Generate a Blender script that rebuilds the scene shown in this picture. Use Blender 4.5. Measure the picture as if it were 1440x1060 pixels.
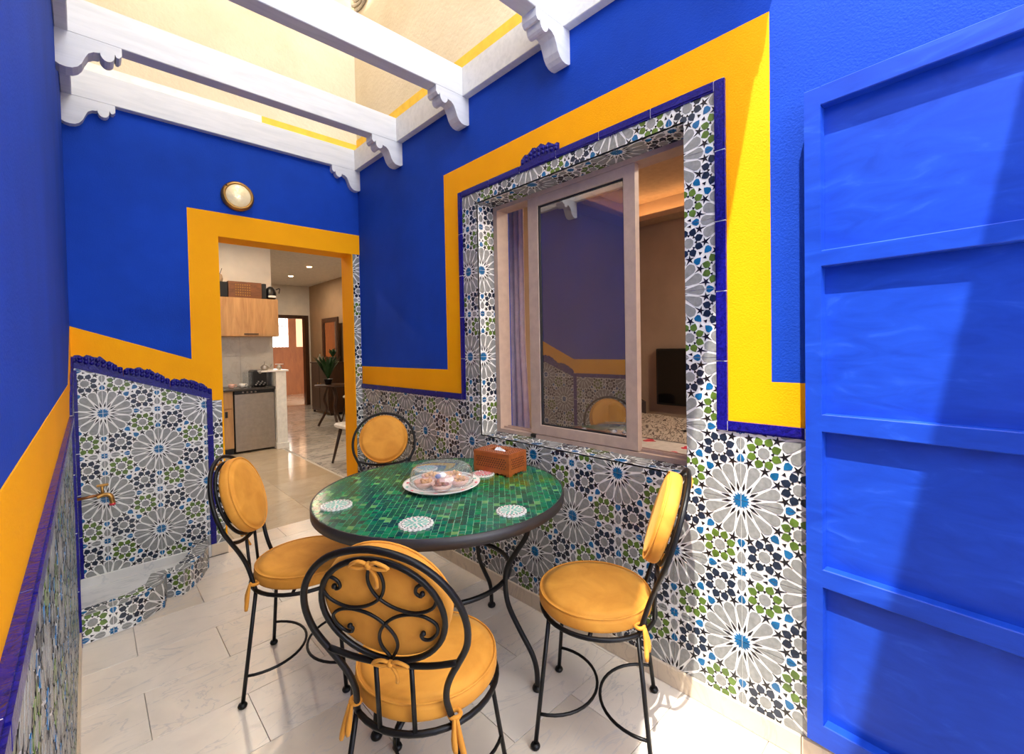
import bpy, math, random
from mathutils import Vector, Matrix
random.seed(7)
PI = math.pi
for o in list(bpy.data.objects): bpy.data.objects.remove(o)
COL = bpy.context.scene.collection
scene = bpy.context.scene

# ---------------------------------------------------------------- camera
CAMH = 1.35
YAW, PITCH, ROLL = 0.7579, -0.0201, -0.0188
FPX, CX, CY = 626.885, 715.34, 501.3
Fv = Vector((math.sin(YAW)*math.cos(PITCH), math.cos(YAW)*math.cos(PITCH), math.sin(PITCH)))
Rv = Vector((math.cos(YAW), -math.sin(YAW), 0)); Uv = Rv.cross(Fv)
R2 = Rv*math.cos(ROLL)+Uv*math.sin(ROLL); U2 = -Rv*math.sin(ROLL)+Uv*math.cos(ROLL)
cd = bpy.data.cameras.new('camera'); cam = bpy.data.objects.new('camera', cd); COL.objects.link(cam)
cam.matrix_world = Matrix(((R2.x, U2.x, -Fv.x, 0), (R2.y, U2.y, -Fv.y, 0), (R2.z, U2.z, -Fv.z, CAMH), (0, 0, 0, 1)))
cd.sensor_fit = 'HORIZONTAL'; cd.sensor_width = 36; cd.lens = FPX/1440*36
cd.shift_x = (720-CX)/1440; cd.shift_y = (CY-530)/1440; cd.clip_start = 0.01; cd.clip_end = 200
scene.camera = cam

# ---------------------------------------------------------------- world, sun, exposure
SUN = Vector((0.43, 0.18, -1.0)).normalized()
world = bpy.data.worlds.new('sky'); scene.world = world; world.use_nodes = True
wn = world.node_tree.nodes; wn.clear()
wo = wn.new('ShaderNodeOutputWorld'); wb = wn.new('ShaderNodeBackground')
wb.inputs['Color'].default_value = (0.92, 0.95, 1.0, 1); wb.inputs['Strength'].default_value = 3.6
world.node_tree.links.new(wb.outputs[0], wo.inputs[0])
sl = bpy.data.lights.new('sun', 'SUN'); sl.energy = 4.7; sl.angle = 0.012; sl.color = (1.0, 0.95, 0.86)
so = bpy.data.objects.new('sun', sl); COL.objects.link(so); so.location = (-3, -1, 9)
so.rotation_euler = SUN.to_track_quat('-Z', 'Y').to_euler()
vs = scene.view_settings
vs.view_transform = 'Standard'; vs.look = 'None'; vs.gamma = 1.0; vs.use_curve_mapping = False
vs.exposure = 1.05

# ---------------------------------------------------------------- room dimensions (metres)
W, D, L = 1.6553, 3.5152, -0.0657
YF = -3.6                      # wall behind the camera
ZP0, ZP1 = 2.80, 2.965         # pergola timber, underside and top

# ---------------------------------------------------------------- materials
def lin(c):
    return tuple(((x/255)/12.92 if x/255 <= .04045 else ((x/255+.055)/1.055)**2.4) for x in c)+(1,)
class MT:
    def __init__(s, name, rgb, rough=.5, metal=0, spec=.5):
        s.m = bpy.data.materials.new(name); s.m.use_nodes = True
        s.n = s.m.node_tree.nodes; s.l = s.m.node_tree.links; s.b = s.n['Principled BSDF']
        s.c = lin(rgb); s.b.inputs['Base Color'].default_value = s.c
        s.b.inputs['Roughness'].default_value = rough; s.b.inputs['Metallic'].default_value = metal
        s.b.inputs['Specular IOR Level'].default_value = spec
        tc = s.n.new('ShaderNodeTexCoord'); s.obj = tc.outputs['Object']
    def noise(s, scale, detail=4, dist=0, vec=None, sc3=None, rough=.55):
        v = vec or s.obj
        if sc3:
            mp = s.n.new('ShaderNodeMapping'); mp.inputs['Scale'].default_value = sc3
            s.l.new(v, mp.inputs[0]); v = mp.outputs[0]
        t = s.n.new('ShaderNodeTexNoise'); t.inputs['Scale'].default_value = scale
        t.inputs['Detail'].default_value = detail; t.inputs['Distortion'].default_value = dist
        t.inputs['Roughness'].default_value = rough; s.l.new(v, t.inputs['Vector']); return t.outputs['Fac']
    def ramp(s, fac, stops):
        r = s.n.new('ShaderNodeValToRGB'); e = r.color_ramp.elements
        while len(e) < len(stops): e.new(.5)
        for i, (p, c) in enumerate(stops):
            e[i].position = p; e[i].color = lin(c)
        s.l.new(fac, r.inputs[0]); return r.outputs[0]
    def color(s, out): s.l.new(out, s.b.inputs['Base Color']); return s
    def bump(s, h, strength=.3, dist=.01):
        b = s.n.new('ShaderNodeBump'); b.inputs['Strength'].default_value = strength
        b.inputs['Distance'].default_value = dist; s.l.new(h, b.inputs['Height'])
        s.l.new(b.outputs[0], s.b.inputs['Normal']); return s
    def rnd(s):
        t = s.n.new('ShaderNodeObjectInfo'); return t.outputs['Random']
    def mix(s, f, a, b, mode='MIX'):
        t = s.n.new('ShaderNodeMix'); t.data_type = 'RGBA'; t.blend_type = mode
        for k, v in ((0, f), (6, a), (7, b)):
            if isinstance(v, (int, float)): t.inputs[k].default_value = v
            elif isinstance(v, tuple): t.inputs[k].default_value = v
            else: s.l.new(v, t.inputs[k])
        return t.outputs[2]
def plain(name, rgb, rough=.5, metal=0, var=.0, scale=20, bump=0, spec=.5):
    t = MT(name, rgb, rough, metal, spec)
    f = t.noise(scale)
    d = max(var, .04)
    t.color(t.ramp(f, [(.3, tuple(c*(1-d) for c in rgb)), (.7, tuple(min(255, c*(1+d)) for c in rgb))]))
    if bump: t.bump(f, bump, .004)
    return t.m
def stucco(name, rgb, rough=.75, var=.07, bs=.5):
    t = MT(name, rgb, rough, 0, .15)
    f = t.noise(3, 5); g = t.noise(170, 3)
    t.color(t.ramp(f, [(.25, tuple(c*(1-var) for c in rgb)), (.75, tuple(min(255, c*(1+var)) for c in rgb))]))
    t.bump(g, bs*.8, .004); return t.m
M = {}
M['blue'] = stucco('blue_wall_paint', (18, 64, 172), .75)
M['yellow'] = stucco('yellow_wall_paint', (252, 170, 0), .65, .02, .35)
M['door_blue'] = None
t = MT('blue_door_paint', (40, 84, 222), .42, 0, .3)
f = t.noise(2.2, 5, 1.2, sc3=(1, 3, 9)); t.color(t.ramp(f, [(.3, (18, 58, 164)), (.6, (24, 68, 180)), (.8, (44, 88, 198))])); t.bump(f, .12, .004); M['door_blue'] = t.m
t = MT('cobalt_glazed_tile', (26, 22, 128), .18)
f = t.noise(45, 4, 2.5); t.color(t.ramp(f, [(.3, (12, 10, 84)), (.7, (30, 26, 136))])); t.bump(f, .5, .004); t.b.inputs['Specular IOR Level'].default_value = .25; M['cobalt'] = t.m
M['t_white'] = plain('white_glaze', (232, 230, 224), .22, var=.03)
M['t_grey'] = plain('grey_glaze', (138, 138, 134), .25, var=.08, scale=60)
M['t_navy'] = plain('navy_glaze', (30, 40, 56), .22, var=.2, scale=30)
M['t_green'] = plain('green_glaze', (86, 110, 42), .22, var=.15, scale=30)
M['t_teal'] = plain('teal_glaze', (22, 94, 140), .2, var=.15, scale=30)
M['t_black'] = plain('black_glaze', (26, 24, 28), .25, var=.1)
TCOL = ['t_grey', 't_navy', 't_green', 't_teal', 't_black']
def marble(name, base, vein, rough=.25, k=1.0, spread=.04):
    t = MT(name, base, rough)
    va = t.n.new('ShaderNodeVectorMath'); va.operation = 'ADD'
    cmb = t.n.new('ShaderNodeVectorMath'); cmb.operation = 'SCALE'; 
    oi = t.n.new('ShaderNodeObjectInfo'); t.l.new(oi.outputs['Location'], cmb.inputs[0]); cmb.inputs['Scale'].default_value = 3.7
    t.l.new(t.obj, va.inputs[0]); t.l.new(cmb.outputs[0], va.inputs[1])
    n1 = t.noise(2.4, 7, 1.6, vec=va.outputs[0], sc3=(1, 2.6, 1))
    n2 = t.noise(5, 6, .6, vec=va.outputs[0])
    d = t.n.new('ShaderNodeMath'); d.operation = 'SUBTRACT'; t.l.new(n1, d.inputs[0]); d.inputs[1].default_value = .5
    a = t.n.new('ShaderNodeMath'); a.operation = 'ABSOLUTE'; t.l.new(d.outputs[0], a.inputs[0])
    veins = t.ramp(a.outputs[0], [(0, (0, 0, 0)), (spread*k, (255, 255, 255))])
    patch = t.ramp(n2, [(.42, (0, 0, 0)), (.68, (255, 255, 255))])
    cloud = t.ramp(n2, [(.3, tuple(c*.93 for c in base)), (.7, base)])
    tint = t.ramp(oi.outputs['Random'], [(0, (240, 234, 226)), (.5, (255, 252, 248)), (1, (247, 246, 246))])
    base2 = t.mix(1.0, cloud, tint, 'MULTIPLY')
    vv = t.mix(1.0, veins, patch, 'LIGHTEN')
    t.color(t.mix(vv, lin(vein), base2)); return t.m
M['marble'] = marble('white_marble', (232, 222, 208), (196, 188, 180), .28, .35)
M['marble_in'] = marble('hall_marble', (214, 208, 200), (140, 138, 136), .12, 1.2)
M['beige_floor'] = marble('beige_stone', (208, 190, 162), (186, 166, 138), .12, .6)
M['skirt'] = marble('beige_marble', (222, 205, 180), (190, 172, 150), .3, .6)
M['wmarble'] = marble('basin_marble', (226, 226, 224), (190, 190, 190), .25, .5)
t = MT('white_painted_timber', (238, 238, 240), .45); f = t.noise(4, 6, .6, sc3=(1, 8, 8))
t.color(t.ramp(f, [(.3, (194, 196, 201)), (.6, (207, 208, 212))])); t.bump(f, .15, .004); M['timber'] = t.m
t = MT('cream_plaster', (226, 206, 168), .8); f = t.noise(1.6, 6, .4); g = t.noise(40, 4)
t.color(t.ramp(f, [(.3, (206, 190, 160)), (.7, (226, 212, 186))])); t.bump(g, .4, .01); M['cream'] = t.m
M['white_paint'] = plain('white_paint', (240, 236, 224), .7)
M['pale_yellow'] = plain('pale_yellow_paint', (236, 190, 60), .7)
M['grout'] = plain('grout', (190, 184, 172), .8)
M['iron'] = plain('black_iron', (13, 12, 12), .4, 0, var=.1, scale=60, bump=.2, spec=.3)
t = MT('mustard_velvet', (222, 150, 44), .8); f = t.noise(7, 6, .5)
t.color(t.ramp(f, [(.3, (196, 124, 26)), (.7, (230, 160, 58))])); t.bump(t.noise(220, 2), .15, .002)
t.b.inputs['Sheen Weight'].default_value = .35; t.b.inputs['Sheen Roughness'].default_value = .4; t.b.inputs['Sheen Tint'].default_value = lin((255, 205, 120)); M['velvet'] = t.m
GREENS = []
for i, c in enumerate([(4, 92, 66), (2, 108, 78), (0, 80, 70), (12, 116, 72), (20, 98, 54), (6, 68, 52), (70, 112, 34), (100, 152, 88), (84, 98, 24)]):
    GREENS.append(plain('green_tessera_%d' % i, c, .2, var=.12, scale=25))
M['rim'] = plain('table_rim_steel', (44, 41, 40), .45, 0)
M['alu'] = plain('taupe_aluminium', (178, 154, 138), .4, 0, var=.02)
M['alu_dark'] = plain('dark_gasket', (24, 22, 22), .6)
def thin_glass(name, tint=(255, 255, 255), ior=1.5, gain=1.0, haze=0.0):
    t = MT(name, (255, 255, 255)); n, l = t.n, t.l
    out = [x for x in n if x.type == 'OUTPUT_MATERIAL'][0]
    tr = n.new('ShaderNodeBsdfTransparent'); tr.inputs[0].default_value = lin(tint)
    gl = n.new('ShaderNodeBsdfGlossy'); gl.inputs['Roughness'].default_value = .01
    fr = n.new('ShaderNodeFresnel'); fr.inputs['IOR'].default_value = ior
    mu = n.new('ShaderNodeMath'); mu.operation = 'MULTIPLY'; mu.use_clamp = True; mu.inputs[1].default_value = gain
    mx = n.new('ShaderNodeMixShader'); ge = n.new('ShaderNodeNewGeometry'); iv = n.new('ShaderNodeMath'); iv.operation = 'SUBTRACT'; iv.inputs[0].default_value = 1.0; l.new(ge.outputs['Backfacing'], iv.inputs[1])
    m2 = n.new('ShaderNodeMath'); m2.operation = 'MULTIPLY'; l.new(fr.outputs[0], m2.inputs[0]); l.new(iv.outputs[0], m2.inputs[1]); l.new(m2.outputs[0], mu.inputs[0]); l.new(mu.outputs[0], mx.inputs[0])
    l.new(tr.outputs[0], mx.inputs[1]); l.new(gl.outputs[0], mx.inputs[2]); 
    df = n.new('ShaderNodeBsdfDiffuse'); df.inputs[0].default_value = (.85, .87, .87, 1)
    mh = n.new('ShaderNodeMixShader'); mh.inputs[0].default_value = haze
    l.new(mx.outputs[0], mh.inputs[1]); l.new(df.outputs[0], mh.inputs[2]); l.new(mh.outputs[0], out.inputs[0]); return t.m
M['glass'] = thin_glass('window_glass', (204, 206, 212), 1.8, 4.4, .012)
M['dome'] = thin_glass('clear_plastic', (246, 248, 248), 1.5, 2.0, .10)
M['lampglass'] = None
t = MT('ribbed_lamp_glass', (236, 216, 170), .12, .2); t.b.inputs['Emission Color'].default_value = lin((255, 236, 190)); t.b.inputs['Emission Strength'].default_value = .14
t.bump(t.noise(30, 3), .5, .01); M['lampglass'] = t.m
M['brass'] = plain('brass', (176, 132, 70), .32, .8, var=.1)
M['copper'] = plain('copper_pipe', (150, 100, 60), .4, .8, var=.1)
def wood(name, a, b, rough=.45, sc=(9, 1.2, 1.2)):
    t = MT(name, a, rough); f = t.noise(3, 5, 1.0, sc3=sc); t.color(t.ramp(f, [(.3, a), (.7, b)])); t.bump(f, .1, .003); return t.m
M['oak'] = wood('oak_veneer', (166, 120, 74), (196, 150, 98), .45, (7, 7, .8))
M['dkwood'] = wood('dark_walnut', (44, 25, 14), (72, 42, 22), .35, (6, 6, 1))
M['orwood'] = wood('orange_wood', (140, 76, 26), (164, 94, 38), .65, (5, 5, 1))
M['carvewood'] = wood('thuya_wood', (150, 72, 26), (186, 100, 42), .4, (3, 10, 10))
M['traywood'] = wood('tray_wood', (92, 52, 24), (122, 72, 36), .45, (3, 10, 10))
M['carvedark'] = plain('carved_shadow', (84, 40, 16), .6)
M['steel'] = plain('brushed_steel', (176, 168, 158), .32, .85, var=.04)
M['black'] = plain('black_plastic', (20, 19, 20), .35)
M['dkstone'] = plain('dark_worktop', (66, 60, 56), .25, var=.2, scale=60)
M['plaster'] = plain('hall_plaster', (214, 204, 190), .8, var=.02, scale=3)
M['taupe'] = plain('taupe_plaster', (156, 128, 98), .8, var=.04, scale=3)
M['ceil'] = plain('hall_ceiling', (222, 214, 204), .8, var=.01)
M['lrwall'] = plain('living_room_brown', (172, 146, 118), .8, var=.03, scale=3)
M['lrceil'] = plain('living_room_ceiling', (170, 144, 114), .8, var=.02)
M['splash'] = marble('splashback_marble', (224, 218, 208), (196, 184, 168), .3, .5)
M['curtain'] = plain('lilac_curtain', (250, 216, 212), .8, var=.05)
M['leaf'] = plain('plant_leaf', (28, 62, 26), .5, var=.3)
M['white_c'] = plain('white_ceramic', (235, 228, 218), .2, var=.02)
M['pink'] = plain('pink_ceramic', (226, 176, 156), .25, var=.06)
M['red'] = plain('red_print', (206, 46, 66), .4, var=.1)
M['nut'] = plain('caramel_nuts', (146, 74, 30), .5, var=.3, scale=90, bump=.4)
M['biscuit'] = plain('biscuit', (206, 150, 92), .7, var=.15, scale=60, bump=.3)
M['bluewrap'] = plain('blue_wrapper', (96, 110, 170), .3)
M['tissue'] = plain('paper_tissue', (238, 238, 242), .8)
M['mint'] = plain('mint_print', (92, 172, 150), .4)
M['fabric'] = plain('sofa_fabric', (60, 46, 42), .9, var=.1)
t = MT('patterned_throw', (190, 172, 150), .9); f = t.noise(9, 2, 3)
t.color(t.ramp(f, [(.44, (196, 180, 160)), (.5, (60, 40, 36)), (.56, (196, 180, 160))])); M['throw'] = t.m
t = MT('mirror', (220, 200, 170), .03, 1.0); M['mirror'] = t.m
def emis(name, rgb, s):
    t = MT(name, rgb); t.b.inputs['Emission Color'].default_value = lin(rgb); t.b.inputs['Emission Strength'].default_value = s; return t.m
M['led'] = emis('warm_led_strip', (255, 200, 140), 8)
M['spot'] = emis('ceiling_spot_bulb', (255, 226, 186), 30)
M['daywin'] = emis('daylit_window_pane', (255, 250, 240), 2.2)

# ---------------------------------------------------------------- mesh helpers
class MB:
    def __init__(s): s.v = []; s.f = []; s.mi = []; s.sm = []
    def add(s, vs, fs, mi=0, sm=False):
        b = len(s.v); s.v += [tuple(p) for p in vs]
        for f in fs: s.f.append(tuple(b+i for i in f)); s.mi.append(mi); s.sm.append(sm)
        return s
    def box(s, x0, x1, y0, y1, z0, z1, mi=0, bev=0):
        if bev > 0:
            pts = []
            for (zz, i) in ((z0, bev), (z0+bev, 0), (z1-bev, 0), (z1, bev)):
                pts += [(x0+i, y0+i, zz), (x1-i, y0+i, zz), (x1-i, y1-i, zz), (x0+i, y1-i, zz)]
            fs = [(3, 2, 1, 0), (12, 13, 14, 15)]
            for k in range(3):
                for j in range(4): fs.append((4*k+j, 4*k+(j+1) % 4, 4*k+4+(j+1) % 4, 4*k+4+j))
            return s.add(pts, fs, mi)
        p = [(x0, y0, z0), (x1, y0, z0), (x1, y1, z0), (x0, y1, z0), (x0, y0, z1), (x1, y0, z1), (x1, y1, z1), (x0, y1, z1)]
        return s.add(p, [(3, 2, 1, 0), (4, 5, 6, 7), (0, 1, 5, 4), (1, 2, 6, 5), (2, 3, 7, 6), (3, 0, 4, 7)], mi)
    def prism(s, poly, O, U, V, N, h0, h1, mi=0):
        # polygon in (u,v), extruded along N from h0 to h1
        O, U, V, N = Vector(O), Vector(U), Vector(V), Vector(N)
        ar = sum(poly[i][0]*poly[(i+1) % len(poly)][1]-poly[(i+1) % len(poly)][0]*poly[i][1] for i in range(len(poly)))
        if (ar < 0) != (U.cross(V).dot(N) < 0): poly = poly[::-1]
        n = len(poly)
        a = [O+U*u+V*v+N*h0 for u, v in poly]; b = [O+U*u+V*v+N*h1 for u, v in poly]
        fs = [tuple(range(n, 2*n))]+[(i, (i+1) % n, n+(i+1) % n, n+i) for i in range(n)]
        fs.append(tuple(range(n-1, -1, -1)))
        return s.add(a+b, fs, mi)
    def tube(s, pts, r, n=8, mi=0, closed=False, cap=True):
        pts = [Vector(p) for p in pts]; m = len(pts); rs = r if isinstance(r, (list, tuple)) else [r]*m
        tg = []
        for i in range(m):
            a = pts[(i-1) % m] if (closed or i > 0) else pts[0]; b = pts[(i+1) % m] if (closed or i < m-1) else pts[-1]
            tg.append((b-a).normalized())
        up = Vector((0, 0, 1)) if abs(tg[0].z) < .9 else Vector((1, 0, 0))
        nr = tg[0].cross(up).normalized(); vs = []
        for i in range(m):
            nr = (nr-tg[i]*nr.dot(tg[i])).normalized(); bn = tg[i].cross(nr)
            for k in range(n):
                a = 2*PI*k/n; vs.append(pts[i]+(nr*math.cos(a)+bn*math.sin(a))*rs[i])
        fs = []
        for i in range(m if closed else m-1):
            j = (i+1) % m
            for k in range(n): fs.append((i*n+k, i*n+(k+1) % n, j*n+(k+1) % n, j*n+k))
        s.add(vs, fs, mi, True)
        if cap and not closed:
            b = len(s.v)-m*n
            s.f.append(tuple(b+k for k in range(n-1, -1, -1))); s.mi.append(mi); s.sm.append(False)
            s.f.append(tuple(b+(m-1)*n+k for k in range(n))); s.mi.append(mi); s.sm.append(False)
        return s
    def lathe(s, prof, n=32, c=(0, 0, 0), mi=0, axis='Z', sm=True):
        vs = []; m = len(prof)
        for r, z in prof:
            for k in range(n):
                a = 2*PI*k/n; x, y = r*math.cos(a), r*math.sin(a)
                if axis == 'Z': p = (c[0]+x, c[1]+y, c[2]+z)
                elif axis == 'Y': p = (c[0]+x, c[1]+z, c[2]-y)
                else: p = (c[0]+z, c[1]+x, c[2]+y)
                vs.append(p)
        fs = [(i*n+k, i*n+(k+1) % n, (i+1)*n+(k+1) % n, (i+1)*n+k) for i in range(m-1) for k in range(n)]
        s.add(vs, fs, mi, sm); b = len(s.v)-m*n
        if prof[0][0] > 1e-4: s.f.append(tuple(b+k for k in range(n-1, -1, -1))); s.mi.append(mi); s.sm.append(False)
        if prof[-1][0] > 1e-4: s.f.append(tuple(b+(m-1)*n+k for k in range(n))); s.mi.append(mi); s.sm.append(False)
        return s
    def ball(s, c, r, n=10, mi=0, sz=1.0):
        return s.lathe([(max(1e-5, r*math.sin(PI*i/7)), -r*sz*math.cos(PI*i/7)) for i in range(8)], n, c, mi)
    def build(s, name, mats, parent=None, loc=None, **kw):
        me = bpy.data.meshes.new(name); me.from_pydata(s.v, [], s.f); 
        mats = mats if isinstance(mats, (list, tuple)) else [mats]
        for m in mats: me.materials.append(M[m] if isinstance(m, str) else m)
        me.polygons.foreach_set('material_index', s.mi); me.polygons.foreach_set('use_smooth', s.sm); me.update()
        return link(name, me, parent, loc, **kw)
def link(name, me, parent=None, loc=None, label=None, cat=None, group=None, kind=None):
    o = bpy.data.objects.new(name, me); COL.objects.link(o)
    if parent is not None: o.parent = parent
    if loc is not None: o.location = loc
    tag(o, label, cat, group, kind); return o
def tag(o, label=None, cat=None, group=None, kind=None):
    for k, v in (('label', label), ('category', cat), ('group', group), ('kind', kind)):
        if v: o[k] = v
    return o
def empty(name, loc=(0, 0, 0), rz=0, **kw):
    o = link(name, None, None, loc, **kw); o.rotation_euler = (0, 0, rz); return o
def copy_tree(o, parent=None):
    c = o.copy(); COL.objects.link(c); c.parent = parent
    for ch in o.children: copy_tree(ch, c)
    return c
def spline(pts, sub=6, closed=False):
    pts = [Vector(p) for p in pts]; n = len(pts); out = []
    for i in range(n if closed else n-1):
        p0 = pts[(i-1) % n] if (closed or i > 0) else pts[0]*2-pts[1]
        p1, p2 = pts[i], pts[(i+1) % n]
        p3 = pts[(i+2) % n] if (closed or i < n-2) else pts[-1]*2-pts[-2]
        for k in range(sub):
            t = k/sub
            out.append(.5*((2*p1)+(p2-p0)*t+(2*p0-5*p1+4*p2-p3)*t*t+(3*p1-p0-3*p2+p3)*t**3))
    if not closed: out.append(pts[-1])
    return out
def px_depth(P):
    d = Vector(P)-Vector((0, 0, CAMH)); return d.dot(Fv)
def in_view(P):
    d = Vector(P)-Vector((0, 0, CAMH)); z = d.dot(Fv)
    if z < .05: return 0
    x = CX+FPX*d.dot(R2)/z; y = CY-FPX*d.dot(U2)/z
    return z if (-5 < x < 1445 and -5 < y < 1065) else 0

# ---------------------------------------------------------------- zellige pattern (0.25 m tiles, rosettes every 0.5 m)
def pol(r, w, c, th): 
    return (c[0]+r*math.cos(th)-w*math.sin(th), c[1]+r*math.sin(th)+w*math.cos(th))
def sym(prof, c, th):
    a = [pol(r, w, c, th) for r, w in prof]
    b = [pol(r, -w, c, th) for r, w in reversed(prof) if abs(w) > 1e-6]
    return a+b
PETAL = [(.043, 0), (.078, .0104), (.112, .0186), (.123, .0158), (.1285, .0085), (.1315, 0)]
DART = [(.032, 0), (.045, .0042), (.068, 0)]
SHIELD = [(.1370, 0), (.138, .0090), (.147, .0135), (.158, .0082), (.167, 0)]
GSHIELD = [(.178, 0), (.188, .0095), (.203, .0145), (.216, .011), (.222, 0)]
FPET = [(.0275, 0), (.0290, .0080), (.0400, .0142), (.0485, .0100), (.0578, 0)]
def star5(c, th, r=.0176, long=.0255, ri=.0060):
    p = []
    for k in range(10):
        a = th+PI+k*PI/5; rr = (long if k == 0 else r) if k % 2 == 0 else ri
        p.append((c[0]+rr*math.cos(a), c[1]+rr*math.sin(a)))
    return p
def rosette(par):
    # all pieces belonging to one rosette at the origin: list of (poly, colour, name)
    O = (0, 0); P = []
    P.append(([((.0295 if k % 2 == 0 else .0205)*math.cos(k*PI/16), (.0295 if k % 2 == 0 else .0205)*math.sin(k*PI/16)) for k in range(32)], 3, 'rosette_centre'))
    for k in range(16):
        th = k*PI/8; P.append((sym(PETAL, O, th), 0, 'petal'))
        to = th+PI/16; P.append((sym(DART, O, to), 4, 'dart')); P.append((star5(pol(.1385, 0, O, to), to), 4, 'star'))
    for k in range(8):
        th = k*PI/4; P.append((sym(SHIELD, O, th), 3, 'shield'))
    for k in range(4):
        th = k*PI/2; P.append((sym(GSHIELD, O, th), 0, 'shield'))
        for s in (-1, 1):
            c = pol(.1745, s*.0115, O, th); P.append(([pol(.008, 0, c, th), pol(-.007, .0055, c, th), pol(-.007, -.0055, c, th)], 4, 'bit'))
            if k > 1: continue
            c = pol(.1768, s*.0125, O, th+PI/4); P.append(([pol(0, s*.008, c, th+PI/4), pol(.007, -s*.004, c, th+PI/4), pol(-.007, -s*.004, c, th+PI/4)], 4, 'bit'))
    # one midpoint motif (right) and one above are shared: emit right (u) for this rosette
    m = (.25, 0)
    P.append(([((m[0]+(.0190 if k % 2 == 0 else .0135)*math.cos(k*PI/8)), m[1]+(.0190 if k % 2 == 0 else .0135)*math.sin(k*PI/8)) for k in range(16)], 3, 'star'))
    for k in range(4):
        th = PI/4+k*PI/2; P.append((star5(pol(.040, 0, m, th), th+PI, .0155, .019, .0062), 4, 'star'))
    # flowers at four of the eight directions (others come from the neighbours)
    for k in (0, 7, 3, 4):
        th = PI/8+k*PI/4; c = pol(.1913, 0, O, th); col = 2 if (k+par) % 2 == 1 else 1
        P.append(([pol(.0195, 0, c, PI/8+q*PI/4) for q in range(8)], 0, 'octagon'))
        for q in range(8):
            a = PI/8+q*PI/4; P.append((sym(FPET, c, a), col, 'flower_petal'))
            b = q*PI/4; cc = pol(.0265, 0, c, b); P.append(([pol(-.0050, 0, cc, b), pol(.0045, .0058, cc, b), pol(.0045, -.0058, cc, b)], 4, 'bit'))
    return P
ROS = [rosette(0), rosette(1)]
def clip(poly, win):
    # Sutherland-Hodgman against a convex, counter-clockwise window
    out = poly
    for i in range(len(win)):
        a, b = win[i], win[(i+1) % len(win)]; ex, ey = b[0]-a[0], b[1]-a[1]; inp = out; out = []
        if not inp: return []
        for j in range(len(inp)):
            p, q = inp[j], inp[(j+1) % len(inp)]
            sp = ex*(p[1]-a[1])-ey*(p[0]-a[0]); sq = ex*(q[1]-a[1])-ey*(q[0]-a[0])
            if sp >= 0: out.append(p)
            if (sp >= 0) != (sq >= 0):
                t = sp/(sp-sq); out.append((p[0]+(q[0]-p[0])*t, p[1]+(q[1]-p[1])*t))
    return out
def area(p): return .5*abs(sum(p[i][0]*p[(i+1) % len(p)][1]-p[(i+1) % len(p)][0]*p[i][1] for i in range(len(p))))
def ccw(p):
    a = sum(p[i][0]*p[(i+1) % len(p)][1]-p[(i+1) % len(p)][0]*p[i][1] for i in range(len(p)))
    return p if a > 0 else p[::-1]
def rect(u0, u1, v0, v1): return [(u0, v0), (u1, v0), (u1, v1), (u0, v1)]
def zellige(parents, faces, nind=300, gap=.0011, th=.006, proud=.0014, tname='wall_tile'):
    """faces: list of (O,U,V,N,regions,u0,v0).  Makes tile slabs (parts) and glazed pieces (sub-parts / one stuff part)."""
    cand = []; parent = parents
    for (O, U, V, N, regs, u0, v0) in faces:
        O, U, V, N = Vector(O), Vector(U), Vector(V), Vector(N)
        for reg in regs:
            reg = ccw(reg); us = [p[0] for p in reg]; vs_ = [p[1] for p in reg]
            i0, i1 = math.floor((min(us)-u0)/.25), math.ceil((max(us)-u0)/.25); j0, j1 = math.floor((min(vs_)-v0)/.25), math.ceil((max(vs_)-v0)/.25)
            MB().prism(reg, O, U, V, N, 0, th-.0012).build('tile_grout', 't_white', parent)
            tiles = {}
            for i in range(i0, i1):
                for j in range(j0, j1):
                    w = clip(rect(u0+i*.25+gap, u0+i*.25+.25-gap, v0+j*.25+gap, v0+j*.25+.25-gap), reg)
                    if len(w) < 3 or area(w) < 2e-5: continue
                    mb = MB().prism(w, O, U, V, N, 0, th); tl = mb.build(tname, 't_white', parent); tiles[(i, j)] = (w, tl)
            for i in range(i0-1, i1+2):
                for j in range(j0-1, j1+2):
                    if (i+j) % 2: continue
                    par = i % 2; cu, cv = u0+i*.25, v0+j*.25
                    for poly, col, nm in ROS[par]:
                        pp = [(p[0]+cu, p[1]+cv) for p in poly]
                        a0, a1 = math.floor((min(p[0] for p in pp)-u0)/.25), math.floor((max(p[0] for p in pp)-u0)/.25)
                        b0, b1 = math.floor((min(p[1] for p in pp)-v0)/.25), math.floor((max(p[1] for p in pp)-v0)/.25)
                        for a in range(a0, a1+1):
                            for b in range(b0, b1+1):
                                if (a, b) not in tiles: continue
                                w, tl = tiles[(a, b)]
                                q = clip(pp, w)
                                if len(q) < 3: continue
                                ar = area(q)
                                if ar < 1.2e-5: continue
                                c = O+U*(sum(x for x, _ in q)/len(q))+V*(sum(y for _, y in q)/len(q))
                                z = in_view(c)
                                d = Vector((0, 0, CAMH))-c
                                sc = ar*max(0, d.normalized().dot(N))/(z*z) if z else 0
                                cand.append((sc, q, col, nm, tl, O, U, V, N))
    cand.sort(key=lambda c: -c[0])
    rest = MB()
    for k, (sc, q, col, nm, tl, O, U, V, N) in enumerate(cand):
        if k < nind and sc > 0:
            MB().prism(q, O, U, V, N, th-.001, th+proud).build(nm, TCOL[col], tl)
        else: rest.prism(q, O, U, V, N, th-.001, th+proud, col)
    if rest.f: rest.build('mosaic_pieces', TCOL, parent, kind='stuff')

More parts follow.
